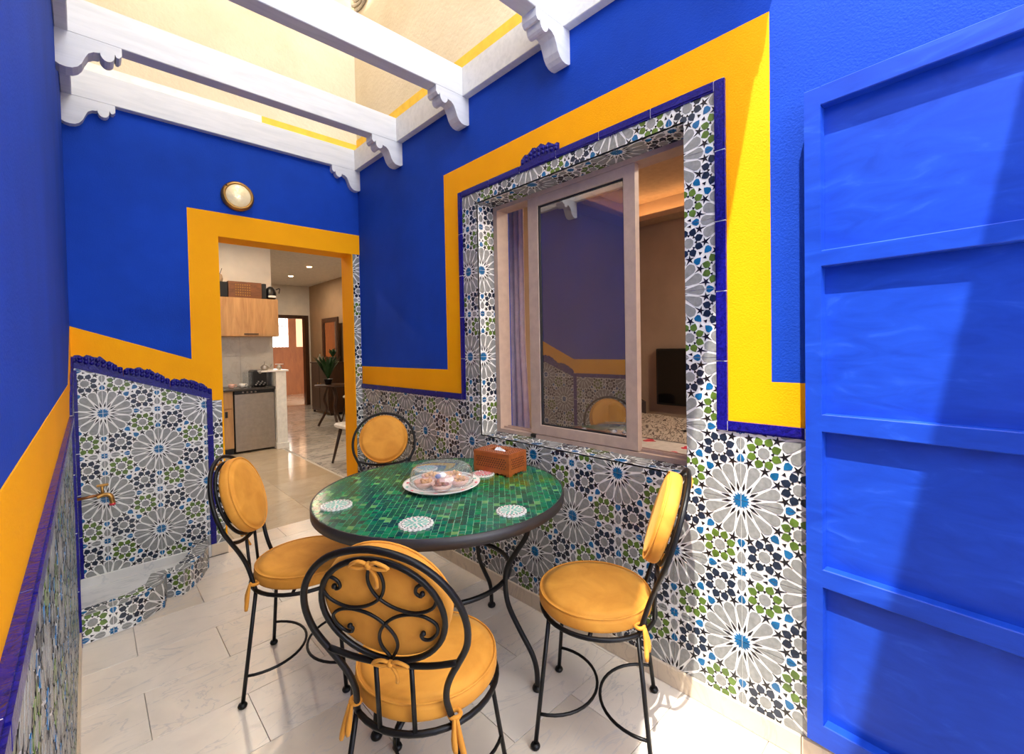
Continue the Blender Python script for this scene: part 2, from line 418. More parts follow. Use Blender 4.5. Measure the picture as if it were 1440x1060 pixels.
# ================================================================ THE SETTING
X_, Y_, Z_ = Vector((1, 0, 0)), Vector((0, 1, 0)), Vector((0, 0, 1))
YW0, YW1, ZW0, ZW1 = .765, 1.99, .845, 2.185        # window opening
XD0, XD1, ZD1 = .6616, 1.588, 2.135                 # doorway opening
ZB0, ZB1 = 1.04, 1.076                              # cobalt border strip

# ---- right (window) wall
b = MB(); TW = .25
b.box(W, W+TW, -1.05, YW0, 0, 2.97); b.box(W, W+TW, YF, -1.05, 0, 1.5); b.box(W, W+TW, YW1, D, 0, 2.97); b.box(W, W+TW, YW0, YW1, 0, ZW0); b.box(W, W+TW, YW0, YW1, ZW1, 2.97)  # unseen stretch behind the camera is kept low to admit sky light
wall_right = b.build('wall_right', 'blue', kind='structure', label='cobalt blue window wall with yellow band and mosaic tile dado', cat='wall')
b = MB()
for (y0, y1, z0, z1) in ((2.157, 2.31, ZB1, 2.435), (.6147, 2.157, 2.2816, 2.435), (.476, .6147, ZB1, 2.435), (2.31, D, ZB1, 1.219), (-1.05, .476, ZB1, 1.219)):
    b.prism(rect(-y1, -y0, z0, z1), (W, 0, 0), -Y_, Z_, -X_, 0, .0015)
b.build('painted_band', 'yellow', wall_right)
nR = -X_
regsR = [rect(-D, 1.04, .079, ZW0), rect(-D, -2.157, ZW0, ZB0), rect(-2.157, -2.121, ZW0, ZB0), rect(-2.121, -YW1, ZW0, 2.2456), rect(-YW0, -.6507, ZW0, 2.2456),
         rect(-YW1, -YW0, ZW1, 2.2456), rect(-.6507, 1.04, ZW0, ZB0)]
fac = [((W, 0, 0), -Y_, Z_, nR, regsR, -.573, .80)]
# window reveals: head, left cheek, sill
fac.append(((W, 0, ZW1), -Y_, X_, -Z_, [rect(-YW1, -YW0, 0, .115)], -.573, .02))
fac.append(((W, YW1, 0), X_, Z_, -Y_, [rect(0, .115, ZW0, ZW1)], .02, .80))
fac.append(((W, 0, ZW0), -Y_, X_, Z_, [rect(-YW1, -YW0, 0, .115)], -.573, .02))
zellige(wall_right, fac, 300)
def border(parent, O, U, V, N, segs, h=.014, w=.25):
    for (a0, a1, b0, b1) in segs:
        MB().prism(rect(a0, a1, b0+.001, b1-.001) if (a1-a0) > (b1-b0) else rect(a0+.001, a1-.001, b0, b1), O, U, V, N, 0, h*.85).build('border_joint', 't_white', parent)
        horiz = (a1-a0) > (b1-b0); ln = max(a1-a0, b1-b0); n = max(1, round(ln/w))
        for k in range(n):
            t0, t1 = k/n, (k+1)/n; g = .0016
            if horiz: q = rect(a0+(a1-a0)*t0+g, a0+(a1-a0)*t1-g, b0, b1); ax = 0
            else: q = rect(a0, a1, b0+(b1-b0)*t0+g, b0+(b1-b0)*t1-g); ax = 1
            # rounded strip: base and narrower crown
            m = MB(); m.prism(q, O, U, V, N, 0, h*.9)
            us = [p[0] for p in q]; vv = [p[1] for p in q]
            if ax == 0: q2 = rect(us[0]+.001, us[1]-.001, b0+.006, b1-.006)
            else: q2 = rect(a0+.006, a1-.006, vv[0]+.001, vv[2]-.001)
            m.prism(q2, O, U, V, N, h*.85, h*1.15); m.build('border_tile', 'cobalt', parent)
border(wall_right, (W, 0, 0), -Y_, Z_, nR, [(-D, -2.157, ZB0, ZB1), (-2.157, -2.121, ZB0, 2.2816), (-2.121, -.6507, 2.2456, 2.2816), (-.6507, -.6147, ZB0, 2.2816), (-.6147, 1.04, ZB0, ZB1)])
def crest(parent, O, U, V, N, p0, p1, seed, hgt=.05, n=16, h=.02):
    # carved crest tile standing on the line p0-p1 (u,v)
    rnd = random.Random(seed); bot = []; top = []
    n = 30; prof = [.34+.52*math.sin(PI*(i/n))+.20*abs(math.sin(4.5*PI*i/n)) for i in range(n+1)]
    for i in range(n+1):
        t = i/n; u = p0[0]+(p1[0]-p0[0])*t; v = p0[1]+(p1[1]-p0[1])*t
        bot.append((u, v)); top.append((u, v+hgt*prof[i]*(.94+.12*rnd.random())))
    m = MB(); m.prism(bot+top[::-1], O, U, V, N, 0, h*.6)
    for i in range(9):    # carved leaf lobes
        t = (i+.5)/9; u = p0[0]+(p1[0]-p0[0])*t; v = p0[1]+(p1[1]-p0[1])*t; k = hgt*prof[int(t*n)]
        rr = abs(p1[0]-p0[0])/9*.52
        for q in (.3, .68):
            c = Vector(O)+Vector(U)*u+Vector(V)*(v+k*q)+Vector(N)*h*.45
            m.ball(c, min(rr, h*.55), 8)
    m.build('crest_tile', 'cobalt', parent)
crest(wall_right, (W, 0, 0), -Y_, Z_, nR, (-1.62, 2.283), (-1.37, 2.283), 3, .058)
MB().box(W-.016, W, .395, D, 0, .079, bev=.003).build('baseboard_right', 'skirt', wall_right)
MB().box(W-.016, W, YF, .392, 0, .079, bev=.003).build('baseboard_right', 'skirt', wall_right)

# ---- back wall with the doorway
b = MB(); TB = .2
b.box(L-.2, XD0, D, D+TB, 0, 2.97); b.box(XD1, W+TW, D, D+TB, 0, 2.97); b.box(XD0, XD1, D, D+TB, ZD1, 2.97)
wall_back = b.build('wall_back', 'blue', kind='structure', label='cobalt blue end wall with yellow framed doorway opening', cat='wall')
b = MB(); nB = -Y_
for poly in ([(L, 1.30), (.494, 1.10), (.494, 1.314), (L, 1.517)], [(.494, 1.10), (.598, 1.06), (.598, 1.035), (XD0, 1.035), (XD0, 2.294), (.494, 2.294)],
             rect(XD0, W, ZD1, 2.294), rect(.652, XD0, 0, 1.035), rect(XD1, XD1+.006, 0, ZD1)):
    b.prism(poly, (0, D, 0), X_, Z_, nB, 0, .0015)
b.box(XD0, XD1, D-.001, D+TB, ZD1-.0015, ZD1); b.box(XD0, XD0+.0015, D-.001, D+TB, 0, ZD1); b.box(XD1-.0015, XD1, D-.001, D+TB, 0, ZD1)
b.build('painted_band', 'yellow', wall_back)
def slope(x): return 1.285+(1.055-1.285)*(x-L)/(.566-L)
fac = [((0, D, 0), X_, Z_, nB, [[(L, .079), (.566, .079), (.566, 1.055), (L, 1.285)], rect(.598, .652, .079, 1.035), rect(XD1+.006, W-.007, 0, 2.13)], .060, 1.012)]
zellige(wall_back, fac, 300)
b = MB().prism([(L, 1.285), (.598, slope(.598)), (.598, slope(.598)+.036), (L, 1.321)], (0, D, 0), X_, Z_, nB, 0, .012); 
for k in range(3):
    x0, x1 = L+(.598-L)*k/3+.001, L+(.598-L)*(k+1)/3-.001
    m = MB(); m.prism([(x0, slope(x0)), (x1, slope(x1)), (x1, slope(x1)+.034), (x0, slope(x0)+.034)], (0, D, 0), X_, Z_, nB, 0, .013); m.build('border_tile', 'cobalt', wall_back)
    crest(wall_back, (0, D, 0), X_, Z_, nB, (x0, slope(x0)+.034), (x1, slope(x1)+.034), 11+k, .062, 16, .026)
border(wall_back, (0, D, 0), X_, Z_, nB, [(.566, .598, .079, 1.05), (L, L+.022, .079, 1.27)])
MB().box(L, .566, D-.016, D, 0, .079, bev=.003).build('baseboard_back', 'wmarble', wall_back); MB().box(.568, XD0, D-.016, D, 0, .079, bev=.003).build('baseboard_back', 'skirt', wall_back)

# ---- left wall
wall_left = MB().box(L-.2, L, -1.05, D+TB, 0, 2.97).box(L-.2, L, YF, -1.05, 0, 1.5).build('wall_left', 'blue', kind='structure', label='long cobalt blue wall with yellow band above tiled dado', cat='wall')  # its unseen rear stretch is lowered so sky light comes in
nL = X_; YK = 2.87
b = MB()
for poly in (rect(-1.05, YK, ZB1, 1.219), [(YK, ZB1), (D, 1.32), (D, 1.517), (YK, 1.219)]):
    b.prism(poly, (L, 0, 0), Y_, Z_, nL, 0, .0015)
b.build('painted_band', 'yellow', wall_left)
zellige(wall_left, [((L, 0, 0), Y_, Z_, nL, [rect(-1.04, YK-.036, .079, ZB0), [(YK, .079), (D-.008, .079), (D-.008, 1.28), (YK, 1.04)]], .0, .80)], 300)
border(wall_left, (L, 0, 0), Y_, Z_, nL, [(-1.04, YK-.036, ZB0, ZB1), (YK-.036, YK, 0, 1.076)])
for k in range(3):
    y0, y1 = YK+(D-YK)*k/3+.001, YK+(D-YK)*(k+1)/3-.001
    sl_ = lambda y: 1.04+(1.285-1.04)*(y-YK)/(D-YK)
    m = MB(); m.prism([(y0, sl_(y0)), (y1, sl_(y1)), (y1, sl_(y1)+.034), (y0, sl_(y0)+.034)], (L, 0, 0), Y_, Z_, nL, 0, .011); m.build('border_tile', 'cobalt', wall_left)
    crest(wall_left, (L, 0, 0), Y_, Z_, nL, (y0, sl_(y0)+.034), (y1, sl_(y1)+.034), 21+k, .05, 16, .012)
MB().box(L, L+.014, YF, YK, 0, .079, bev=.003).build('baseboard_left', 'skirt', wall_left)

# ---- wall behind the camera, upper walls of the light well, unseen slabs added as sun blocks
MB().box(L-.2, W+TW, YF-.2, YF, 0, 1.5).build('wall_front', 'white_paint', kind='structure', label='unseen white parapet kept low to let sky light into the patio', cat='wall')  # unseen; height shaped so sky light enters from behind the camera
ur = MB().box(W, W+TW, -1.05, D+.2, 2.97, 6.6).build('wall_right_upper', 'cream', kind='structure', label='cream rendered wall rising above the window wall', cat='wall')
MB().box(W-.002, W, .2, D, 2.97, 3.068).build('painted_stripe', 'pale_yellow', ur)
ub = MB().box(L-.2, W, D, D+.2, 2.97, 6.6).build('wall_back_upper', 'cream', kind='structure', label='cream rendered wall rising above the doorway wall', cat='wall')
MB().box(.95, W, D-.002, D, 2.97, 3.03).build('painted_stripe', 'pale_yellow', ub)
MB().box(L, .95, D-.002, D, 2.97, 3.03).build('painted_stripe', 'white_paint', ub)
MB().box(L-.2, L, .2, D, 2.97, 6.0).build('wall_left_upper', 'cream', kind='structure', label='unseen cream wall above the long blue wall, shaped to block the sun', cat='wall')  # unseen; its height and near end are shaped to block the sun
MB().box(-1.4, .75, -.10, D, 6.0, 6.12).build('sun_block_1', 'cream', kind='structure', label='unseen overhanging slab added high above the patio to block the sun', cat='eave')  # added out of view to keep sun off the walls past the lit strip
MB().box(L-.2, W+TW, -1.05, -.275, 2.97, 3.1).build('ceiling', 'white_paint', kind='structure', label='unseen white slab added behind the pergola to block the sun', cat='ceiling')  # added out of view; its edge cuts the near side of the sun strip
for k in range(3):
    MB().tube(spline([(W-.012, 3.50, 4.20-.06*k), (W-.012, 3.42-.05*k, 4.14-.04*k), (W-.012, 3.32-.06*k, 4.16), (W-.012, 3.24-.07*k, 4.32), (W-.012, 3.2-.08*k, 4.8)]), .012, 6).build('wall_cable', 'alu_dark' if False else 'steel', label='thin grey cable run across the cream upper wall', cat='cable', group='cables on the upper wall')

# ---- floor tiles (0.30 x 0.60 running bond)
floor = MB().box(L-.2, W+TW, YF-.2, D+TB, -.08, -.008).build('floor', 'grout', kind='structure', label='white marble floor laid in staggered rectangular slabs', cat='floor')
def slab_tile(name, x0, x1, y0, y1, mat, parent):
    cx, cy = (x0+x1)/2, (y0+y1)/2; hx, hy = (x1-x0)/2-.0011, (y1-y0)/2-.0011
    MB().box(-hx, hx, -hy, hy, -.012, 0, bev=.0008).build(name, mat, parent, (cx, cy, 0))
row = 0; y1 = D+TB
ys = [2.89+.3*k for k in range(2, -24, -1)]
for ri, y0 in enumerate(ys):
    ya, yb = max(YF, y0), min(D+TB, y0+.3)
    if yb-ya < .02: continue
    odd = round((y0-2.29)/.3) % 2
    x = (.427 if odd == 0 and True else .13)-1.2
    while x < W:
        xa, xb = max(L, x), min(W, x+.6)
        if yb > D: xa, xb = max(XD0, xa), min(XD1, xb)
        if xb-xa > .01: slab_tile('floor_tile', xa, xb, ya, yb, 'marble', floor)
        x += .6
for (xa, xb) in ((L, XD0), (XD1, W)):
    pass

# ================================================================ PERGOLA
perg = empty('pergola', (0, 0, 0), label='white painted timber pergola with scrolled brackets over the patio', cat='pergola')
BW = .085
beamY = [(D-.046, D-.001), (2.80, 2.885), (2.047, 2.132), (1.30, 1.385), (.42, .505), (-.36, -.275)]
for (y0, y1) in beamY:
    MB().box(L+.045, W-.045, y0, y1, ZP0, ZP1, bev=.003).build('beam', 'timber', perg)
MB().box(W-.045, W-.0005, -1.05, D-.001, ZP0, ZP1, bev=.003).build('ledger', 'timber', perg)
MB().box(L+.0005, L+.045, -1.05, D-.001, ZP0, ZP1, bev=.003).build('ledger', 'timber', perg)
def brk_profile():
    p = [(0, 0), (0, -.150), (.012, -.158), (.032, -.161), (.054, -.157), (.072, -.145), (.086, -.125), (.096, -.098), (.108, -.072), (.126, -.058), (.146, -.054)]
    for k in range(0, 9):
        a = PI+PI*k/8; p.append((.174+.026*math.cos(a), -.048+.034*math.sin(a)))
    p += [(.201, -.036), (.206, -.050), (.216, -.050), (.226, -.036), (.226, 0)]
    return p
BP = brk_profile()
for (y0, y1) in beamY:
    w = y1-y0
    for side in (0, 1):
        m = MB()
        if side: m.prism(BP, (W-.0005, y0, ZP0), -X_, Z_, Y_, 0, w)
        else: m.prism(BP, (L+.0005, y0, ZP0), X_, Z_, Y_, 0, w)
        m.build('bracket', 'timber', perg)

# ================================================================ WINDOW
win = empty('window_1', (W+.115, YW0, ZW0), kind='structure', label='taupe aluminium sliding window with one dark glazed sash', cat='window')
def wchild(mb, name, mat, parent=win):
    o = mb.build(name, mat); o.parent = parent
    if parent is win: o.matrix_parent_inverse = Matrix.Translation(-win.location)
    return o
XA = W+.115
b = MB(); fw = .05
b.box(XA, XA+.09, YW0, YW0+.03, ZW0, ZW1); b.box(XA, XA+.09, YW1-.04, YW1, ZW0, ZW1); b.box(XA, XA+.09, YW0+.03, YW1-.04, ZW0, ZW0+.028); b.box(XA, XA+.09, YW0+.03, YW1-.04, ZW1-.03, ZW1)
b.box(XA+.028, XA+.034, YW0+.03, YW1-.04, ZW0+.028, ZW0+.04); b.box(XA+.058, XA+.064, YW0+.03, YW1-.04, ZW0+.028, ZW0+.04)
wchild(b, 'window_frame', 'alu')
def sash(y0, y1, x0, x1, s0=.055, s1=.055):
    z0, z1 = ZW0+.03, ZW1-.03
    m = MB(); m.box(x0, x1, y0, y0+s0, z0, z1, bev=.003); m.box(x0, x1, y1-s1, y1, z0, z1, bev=.003); m.box(x0, x1, y0+s0, y1-s1, z0, z0+.055, bev=.003); m.box(x0, x1, y0+s0, y1-s1, z1-.05, z1, bev=.003)
    s = wchild(m, 'sash', 'alu')
    g = MB(); xx = (x0+x1)/2
    g.box(xx-.003, xx+.003, y0+s0-.008, y1-s1+.008, z0+.047, z1-.042); wchild(g, 'glass_pane', 'glass', s)
    g = MB(); e = .006
    for (ya, yb, za, zb) in ((y0+s0, y0+s0+e, z0+.055, z1-.05), (y1-s1-e, y1-s1, z0+.055, z1-.05), (y0+s0, y1-s1, z0+.055, z0+.055+e), (y0+s0, y1-s1, z1-.05-e, z1-.05)): g.box(xx-.01, xx+.01, ya, yb, za, zb)
    wchild(g, 'gasket', 'alu_dark', s)
sash(1.045, 1.70, XA+.002, XA+.036, .058, .07)
wchild(MB().box(XA-.006, XA+.02, 1.665, 1.70, ZW0+.01, ZW0+.03, bev=.003), 'latch', 'black')
# right hand jamb keeps the brick depth
# ================================================================ BLUE METAL DOOR folded back against the wall
dr = empty('door_1', (1.58, .363, 0), kind='structure', label='blue painted sheet metal door with raised crossbars folded against wall', cat='door')
dr.rotation_euler = (0, 0, math.radians(-5.0))
DWd = .92; ZDs = [(.13, .197), (.615, .671), (1.082, 1.135), (1.571, 1.619), (2.041, 2.097)]
# local axes: -y runs from the far free edge towards the camera side, x into the wall
def dch(mb, name): return mb.build(name, 'door_blue', dr)
for k in range(4):
    dch(MB().box(.034, .040, -DWd+.04, -.04, ZDs[k][1]-.005, ZDs[k+1][0]+.005), 'panel')
for z0, z1 in ZDs: dch(MB().box(0, .036, -DWd+.042, -.042, z0, z1, bev=.0025), 'rail')
dch(MB().box(0, .05, -.042, 0, .13, 2.097, bev=.003), 'stile'); dch(MB().box(0, .05, -DWd, -DWd+.042, .13, 2.097, bev=.003), 'stile')
for zz in (.3, 1.1, 1.9):
    o = MB().tube([(.055, -DWd-.012, zz-.05), (.055, -DWd-.012, zz+.05)], .011, 10).build('hinge', 'door_blue', dr)
    MB().box(.03, .13, -DWd-.02, -DWd-.004, zz-.02, zz+.02).build('hinge_plate', 'door_blue', dr)

# ================================================================ WALL LAMP
lamp = empty('wall_lamp', (.782, D, 2.42), label='round brass rimmed bulkhead wall lamp above the doorway', cat='lamp')
MB().lathe([(.098, 0), (.1, -.012), (.098, -.03), (.09, -.042), (.08, -.046), (.078, -.038), (.07, -.036)], 40, (0, 0, 0), 0, 'Y').build('lamp_rim', 'brass', lamp)
MB().lathe([(.078, -.03), (.074, -.044), (.06, -.058), (.04, -.068), (.02, -.073), (1e-5, -.074)], 40, (0, 0, 0), 0, 'Y').build('lamp_glass', 'lampglass', lamp)
MB().ball((-.07, -.044, .055), .006, 8).build('screw', 'iron', lamp)

# ================================================================ CORNER FOUNTAIN
ft = empty('corner_fountain', (0, 0, 0), label='low mosaic tiled basin with scalloped front in the wall corner', cat='fountain')
OUT = [(L, 2.87), (.13, 2.885), (.262, 2.985), (.285, 3.09), (.362, 3.06), (.45, 3.18), (.52, 3.34), (.545, D-.017)]
INN = [(L, 2.95), (.105, 2.965), (.195, 3.03), (.225, 3.15), (.325, 3.15), (.385, 3.235), (.44, 3.36), (.465, D-.017)]
HB = .135
b = MB()
for i in range(len(OUT)-1):
    q = [OUT[i], OUT[i+1], INN[i+1], INN[i]]
    b.prism(q, (0, 0, 0), X_, Y_, Z_, .001, HB-.002)
basin = b.build('basin_wall', 'wmarble', ft)
facs = []
s_acc = 0
for i in range(len(OUT)-1):
    p, q = Vector(OUT[i]+(0,)), Vector(OUT[i+1]+(0,)); d = (q-p); ln = d.length; d.normalize()
    facs.append((p, d, Z_, Vector((d.y, -d.x, 0)), [rect(0, ln, .002, HB)], .125-s_acc % .5, .27)); s_acc += ln
    facs.append(((0, 0, HB-.002), X_, Y_, Z_, [[OUT[i], OUT[i+1], INN[i+1], INN[i]]], .06, 2.8))
zellige(ft, facs, 160, th=.004, tname='basin_tile')
MB().prism([INN[0], INN[1], INN[2], INN[3], INN[4], INN[5], INN[6], INN[7], (L, D-.017)], (0, 0, 0), X_, Y_, Z_, .001, .028).build('basin_floor', 'wmarble', ft)
fa = empty('wall_tap', (L, 3.34, .575), label='small brass tap on a copper pipe above the tiled basin', cat='tap')
MB().tube([(.006, 0, 0), (.10, 0, .004)], .008, 10).build('pipe', 'copper', fa)
MB().tube(spline([(.085, 0, -.006), (.115, 0, 0), (.14, -.005, -.008), (.148, -.008, -.04), (.148, -.008, -.06)]), [.012]*20+[.013]*5, 10).build('spout', 'brass', fa)
hd = MB(); hd.tube([(.108, 0, .005), (.108, 0, .05)], .007, 8); hd.box(.085, .135, -.006, .006, .048, .062, bev=.003); hd.build('handle', 'brass', fa)
MB().tube([(.148, -.008, -.05), (.148, -.008, -.062)], .0145, 10).build('red_collar', 'red', fa)

# ================================================================ TABLE
TX, TY, TZ, TR = 1.098, 1.595, .75, .522
tb = empty('mosaic_table', (TX, TY, 0), label='round table with green mosaic top and curved black iron legs', cat='table')
M['tgrout'] = plain('table_grout', (96, 138, 106), .5)
top = MB().lathe([(1e-5, TZ-.03), (TR-.004, TZ-.03), (TR-.004, TZ-.0006), (1e-5, TZ-.0006)], 72).build('tabletop', 'tgrout', tb)
MB().lathe([(TR-.006, TZ-.038), (TR, TZ-.038), (TR, TZ+.001), (TR-.006, TZ+.001), (TR-.006, TZ-.038)], 72).build('rim_band', 'rim', top)
# tesserae in running bond
ca, sa = math.cos(math.radians(48)), math.sin(math.radians(48))
tw, thh, gp = .029, .0225, .0010
circ = [((TR-.008)*math.cos(2*PI*k/64), (TR-.008)*math.sin(2*PI*k/64)) for k in range(64)]
pieces = []; rr = random.Random(5)
nj = int(TR/thh)+2; ni = int(TR/tw)+2
for j in range(-nj, nj):
    u = -TR-.05+rr.random()*.03; v0 = j*thh
    while u < TR:
        w = tw*rr.choice([.7, .75, 1, 1, 1, 1.35]); q = [(u+gp, v0+gp), (u+w-gp, v0+gp), (u+w-gp, v0+thh-gp), (u+gp, v0+thh-gp)]
        jit = .0012; q = [(x+rr.uniform(-jit, jit), y+rr.uniform(-jit, jit)) for x, y in q]
        q = [(x*ca-y*sa, x*sa+y*ca) for x, y in q]; q = clip(ccw(q), circ)
        u += w
        if len(q) < 3 or area(q) < 5e-5: continue
        cx, cy = sum(x for x, _ in q)/len(q), sum(y for _, y in q)/len(q)
        k = math.sin(cx*9+1.3*math.sin(cy*5))+math.sin(cy*7+cx*4+1.0)
        x = rr.random()
        gi = rr.choice([6, 8, 4]) if (k > 1.15 and x < .7) else (7 if x > .955 else rr.choice([0, 0, 1, 1, 2, 3, 3, 4, 5]))
        z = in_view((TX+cx, TY+cy, TZ)) or 50
        pieces.append((area(q)/z**3, q, gi))
pieces.sort(key=lambda p: -p[0]); rest = MB()
for k, (s_, q, gi) in enumerate(pieces):
    h = TZ+rr.uniform(-.0003, .0004)
    if k < 300: MB().prism(q, (0, 0, 0), X_, Y_, Z_, TZ-.004, h).build('tessera', GREENS[gi], top)
    else: rest.prism(q, (0, 0, 0), X_, Y_, Z_, TZ-.004, h, gi)
rest.build('tesserae', GREENS, top, kind='stuff')
LEGP = [(.40, .715), (.405, .66), (.39, .60), (.345, .53), (.305, .46), (.297, .39), (.31, .31), (.36, .22), (.41, .14), (.428, .08), (.43, .012)]
for k in range(4):
    a = math.radians(-69+90*k)
    m = MB(); m.tube(spline([(r*math.cos(a), r*math.sin(a), z) for r, z in LEGP], 5), .0105, 10)
    m.lathe([(.004, 0), (.018, .003), (.021, .011), (.017, .02), (.008, .024)], 14, (.43*math.cos(a), .43*math.sin(a), 0)); m.build('leg', 'iron', tb)
MB().tube([(.287*math.cos(2*PI*k/48), .287*math.sin(2*PI*k/48), .40) for k in range(48)], .010, 10, closed=True).build('stretcher_ring', 'iron', tb)
MB().tube([(.39*math.cos(2*PI*k/48), .39*math.sin(2*PI*k/48), .707) for k in range(48)], .010, 8, closed=True).build('apron_ring', 'iron', tb)

# ================================================================ CHAIRS
PHI, ZR, RS, WB = .312, .418, .2, .132
def B(x, s, off=0):
    # point in the reclined backrest plane: s = distance up the back, off = distance in front of it
    return (x, -math.sqrt(RS*RS-WB*WB)-s*math.sin(PHI)+off*math.cos(PHI), ZR+s*math.cos(PHI)+off*math.sin(PHI))
def make_chair():
    ch = empty('bistro_chair')
    t = .0079
    MB().tube([(RS*math.cos(2*PI*k/40), RS*math.sin(2*PI*k/40), ZR) for k in range(40)], t, 8, closed=True).build('seat_ring', 'iron', ch)
    m = MB(); m.tube([(-RS, 0, ZR), (RS, 0, ZR)], .007, 6); m.tube([(0, -RS, ZR), (0, RS, ZR)], .007, 6); m.build('seat_brace', 'iron', ch)
    FT = .188
    for sx in (-1, 1):
        for sy in (-1, 1):
            m = MB(); fx, fy = sx*FT, sy*FT
            m.tube([(sx*.135, sy*.147, ZR), (fx, fy, .008)], t*.95, 8)
            m.lathe([(.004, 0), (.014, .002), (.017, .009), (.014, .016), (.007, .019)], 12, (fx, fy, 0)); m.build('leg', 'iron', ch)
    zs = .11; k0 = FT-(FT-.135)*zs/ZR; k1 = FT-(FT-.147)*zs/ZR
    for sy in (-1, 1):
        pts = [(k0*math.cos(PI*k/20), sy*(k1-(k1-.006)*math.sin(PI*k/20)), zs) for k in range(21)]
        MB().tube(pts, .0055, 8).build('stretcher', 'iron', ch)
    hp = [(.132, -.005), (.125, .04), (.121, .085), (.128, .13), (.147, .178)]
    hp += [(.2*math.cos(q), .327+.2*math.sin(q)) for q in [math.radians(d) for d in (-33, -15, 5, 25, 45, 65, 90)]]
    pts = [B(x, z) for x, z in hp]+[B(-x, z) for x, z in reversed(hp[:-1])]
    MB().tube(spline(pts, 4), .0082, 9).build('back_hoop', 'iron', ch)
    RC, RR = .350, .150
    MB().tube([B(RR*math.cos(2*PI*k/44), RC+RR*math.sin(2*PI*k/44)) for k in range(44)], .0070, 8, closed=True).build('back_ring', 'iron', ch)
    MB().tube(spline([B(-.166, .216), B(-.09, .193), B(0, .185), B(.09, .193), B(.166, .216)], 5), .0076, 8).build('back_bar', 'iron', ch)
    for sx in (-1, 1):
        MB().tube([B(sx*.046, .187), (sx*.046, -.194, ZR)], .0062, 8).build('spindle', 'iron', ch)
    T = [(-.71, .43), (-.68, .38), (-.61, .44), (-.64, .55), (-.76, .61), (-.88, .52), (-.92, .36), (-.82, .16), (-.55, .04), (-.25, .09), (0, .26), (.11, .48), (.11, .70), (0, .97)]
    Bt = [(-.61, -.36), (-.57, -.41), (-.61, -.48), (-.72, -.46), (-.84, -.32), (-.85, -.15), (-.68, -.02), (-.45, .0), (-.2, -.08), (0, -.25), (.13, -.48), (.13, -.72), (0, -.97)]
    for sx in (-1, 1):
        for S in (T, Bt):
            p = spline([B(sx*a*RR, RC+b*RR) for a, b in S], 5); m = MB(); m.tube(p, .0041, 7); m.ball(p[0], .0066, 8); m.build('scroll', 'iron', ch)
    def cushion(R, h, n=44):
        e = min(.016, h*.4)
        pr = [(1e-5, h*1.06), (R*.5, h*1.05), (R*.8, h*1.0), (R-e, h*.93)]
        for k in range(5): a = PI/2*(1-k/4); pr.append((R-e+e*math.cos(a), h*.9-e+e*math.sin(a)))
        for k in range(5): a = -PI/2*k/4; pr.append((R-e+e*math.cos(a), e+e*math.sin(a)))
        return pr[::-1]+[] if False else [(1e-5, 0)]+pr[::-1]
    c = MB().lathe(cushion(.199, .056), 48, (0, .010, .430)).build('seat_cushion', 'velvet', ch)
    MB().tube([(.195*math.cos(2*PI*k/48), .010+.195*math.sin(2*PI*k/48), .479) for k in range(48)], .0028, 6, closed=True).build('piping', 'velvet', c)
    for sx in (-1, 1):
        x0, y0, z0 = sx*.133, -.152, ZR+.028
        m = MB(); m.tube([(x0+.014*math.cos(2*PI*k/14), y0+.014*math.sin(2*PI*k/14), z0) for k in range(14)], .006, 6, closed=True)
        m.tube(spline([(x0+sx*.010, y0-.014, z0), (x0+sx*.020, y0-.020, z0-.045), (x0+sx*.032, y0-.022, z0-.09)], 3), [.005, .006, .007, .008, .008, .008, .006], 5)
        m.tube(spline([(x0+sx*.004, y0-.016, z0), (x0+sx*.006, y0-.026, z0-.04), (x0+sx*.010, y0-.028, z0-.072)], 3), [.005, .006, .007, .008, .008, .008, .006], 5); m.build('tie', 'velvet', c)
    m = MB(); pr = cushion(.156, .050); n = 44
    vs_ = []; 
    for r, h in pr:
        for k in range(n):
            a = 2*PI*k/n; vs_.append(B(r*math.cos(a), RC+r*math.sin(a), .009+h))
    fs = [(i*n+k, i*n+(k+1) % n, (i+1)*n+(k+1) % n, (i+1)*n+k) for i in range(len(pr)-1) for k in range(n)]
    fs = [f[::-1] for f in fs]; m.add(vs_, fs, 0, True); c = m.build('back_cushion', 'velvet', ch)
    MB().tube([B(.152*math.cos(2*PI*k/44), RC+.152*math.sin(2*PI*k/44), .052) for k in range(44)], .0027, 6, closed=True).build('piping', 'velvet', c)
    for zz, sg in ((RC+RR-.004, 1), (RC-RR+.004, -1)):
        m = MB(); 
        for q in (-1, 1): m.tube(spline([B(0, zz, -.012), B(q*.02, zz+.012, -.016), B(q*.045, zz-.004, -.014), B(q*.02, zz-.006, -.016), B(0, zz, -.012)], 3), .0045, 5)
        m.tube(spline([B(0, zz, -.013), B(.012, zz-.03, -.014), B(.008, zz-.062, -.012)], 3), .0045, 5)
        m.ball(B(0, zz, -.013), .009, 8); m.build('tie', 'velvet', c)
    return ch
proto = make_chair()
CH = [(.684, 1.089, 35.7, 'black iron chair with mustard round cushions showing its scrolled back'),
      (.653, 1.984, -32, 'black iron chair with mustard cushions beside the corner fountain'),
      (1.315, .948, 118, 'black iron chair with mustard cushions beside the blue metal door'),
      (1.295, 2.522, 238, 'black iron chair with mustard cushions behind the table below blue wall')]
for i, (x, y, a, lb) in enumerate(CH):
    o = proto if i == 0 else copy_tree(proto)
    o.location = (x, y, 0); o.rotation_euler = (0, 0, math.radians(a-90))
    tag(o, lb, 'chair', 'bistro chairs around the mosaic table')

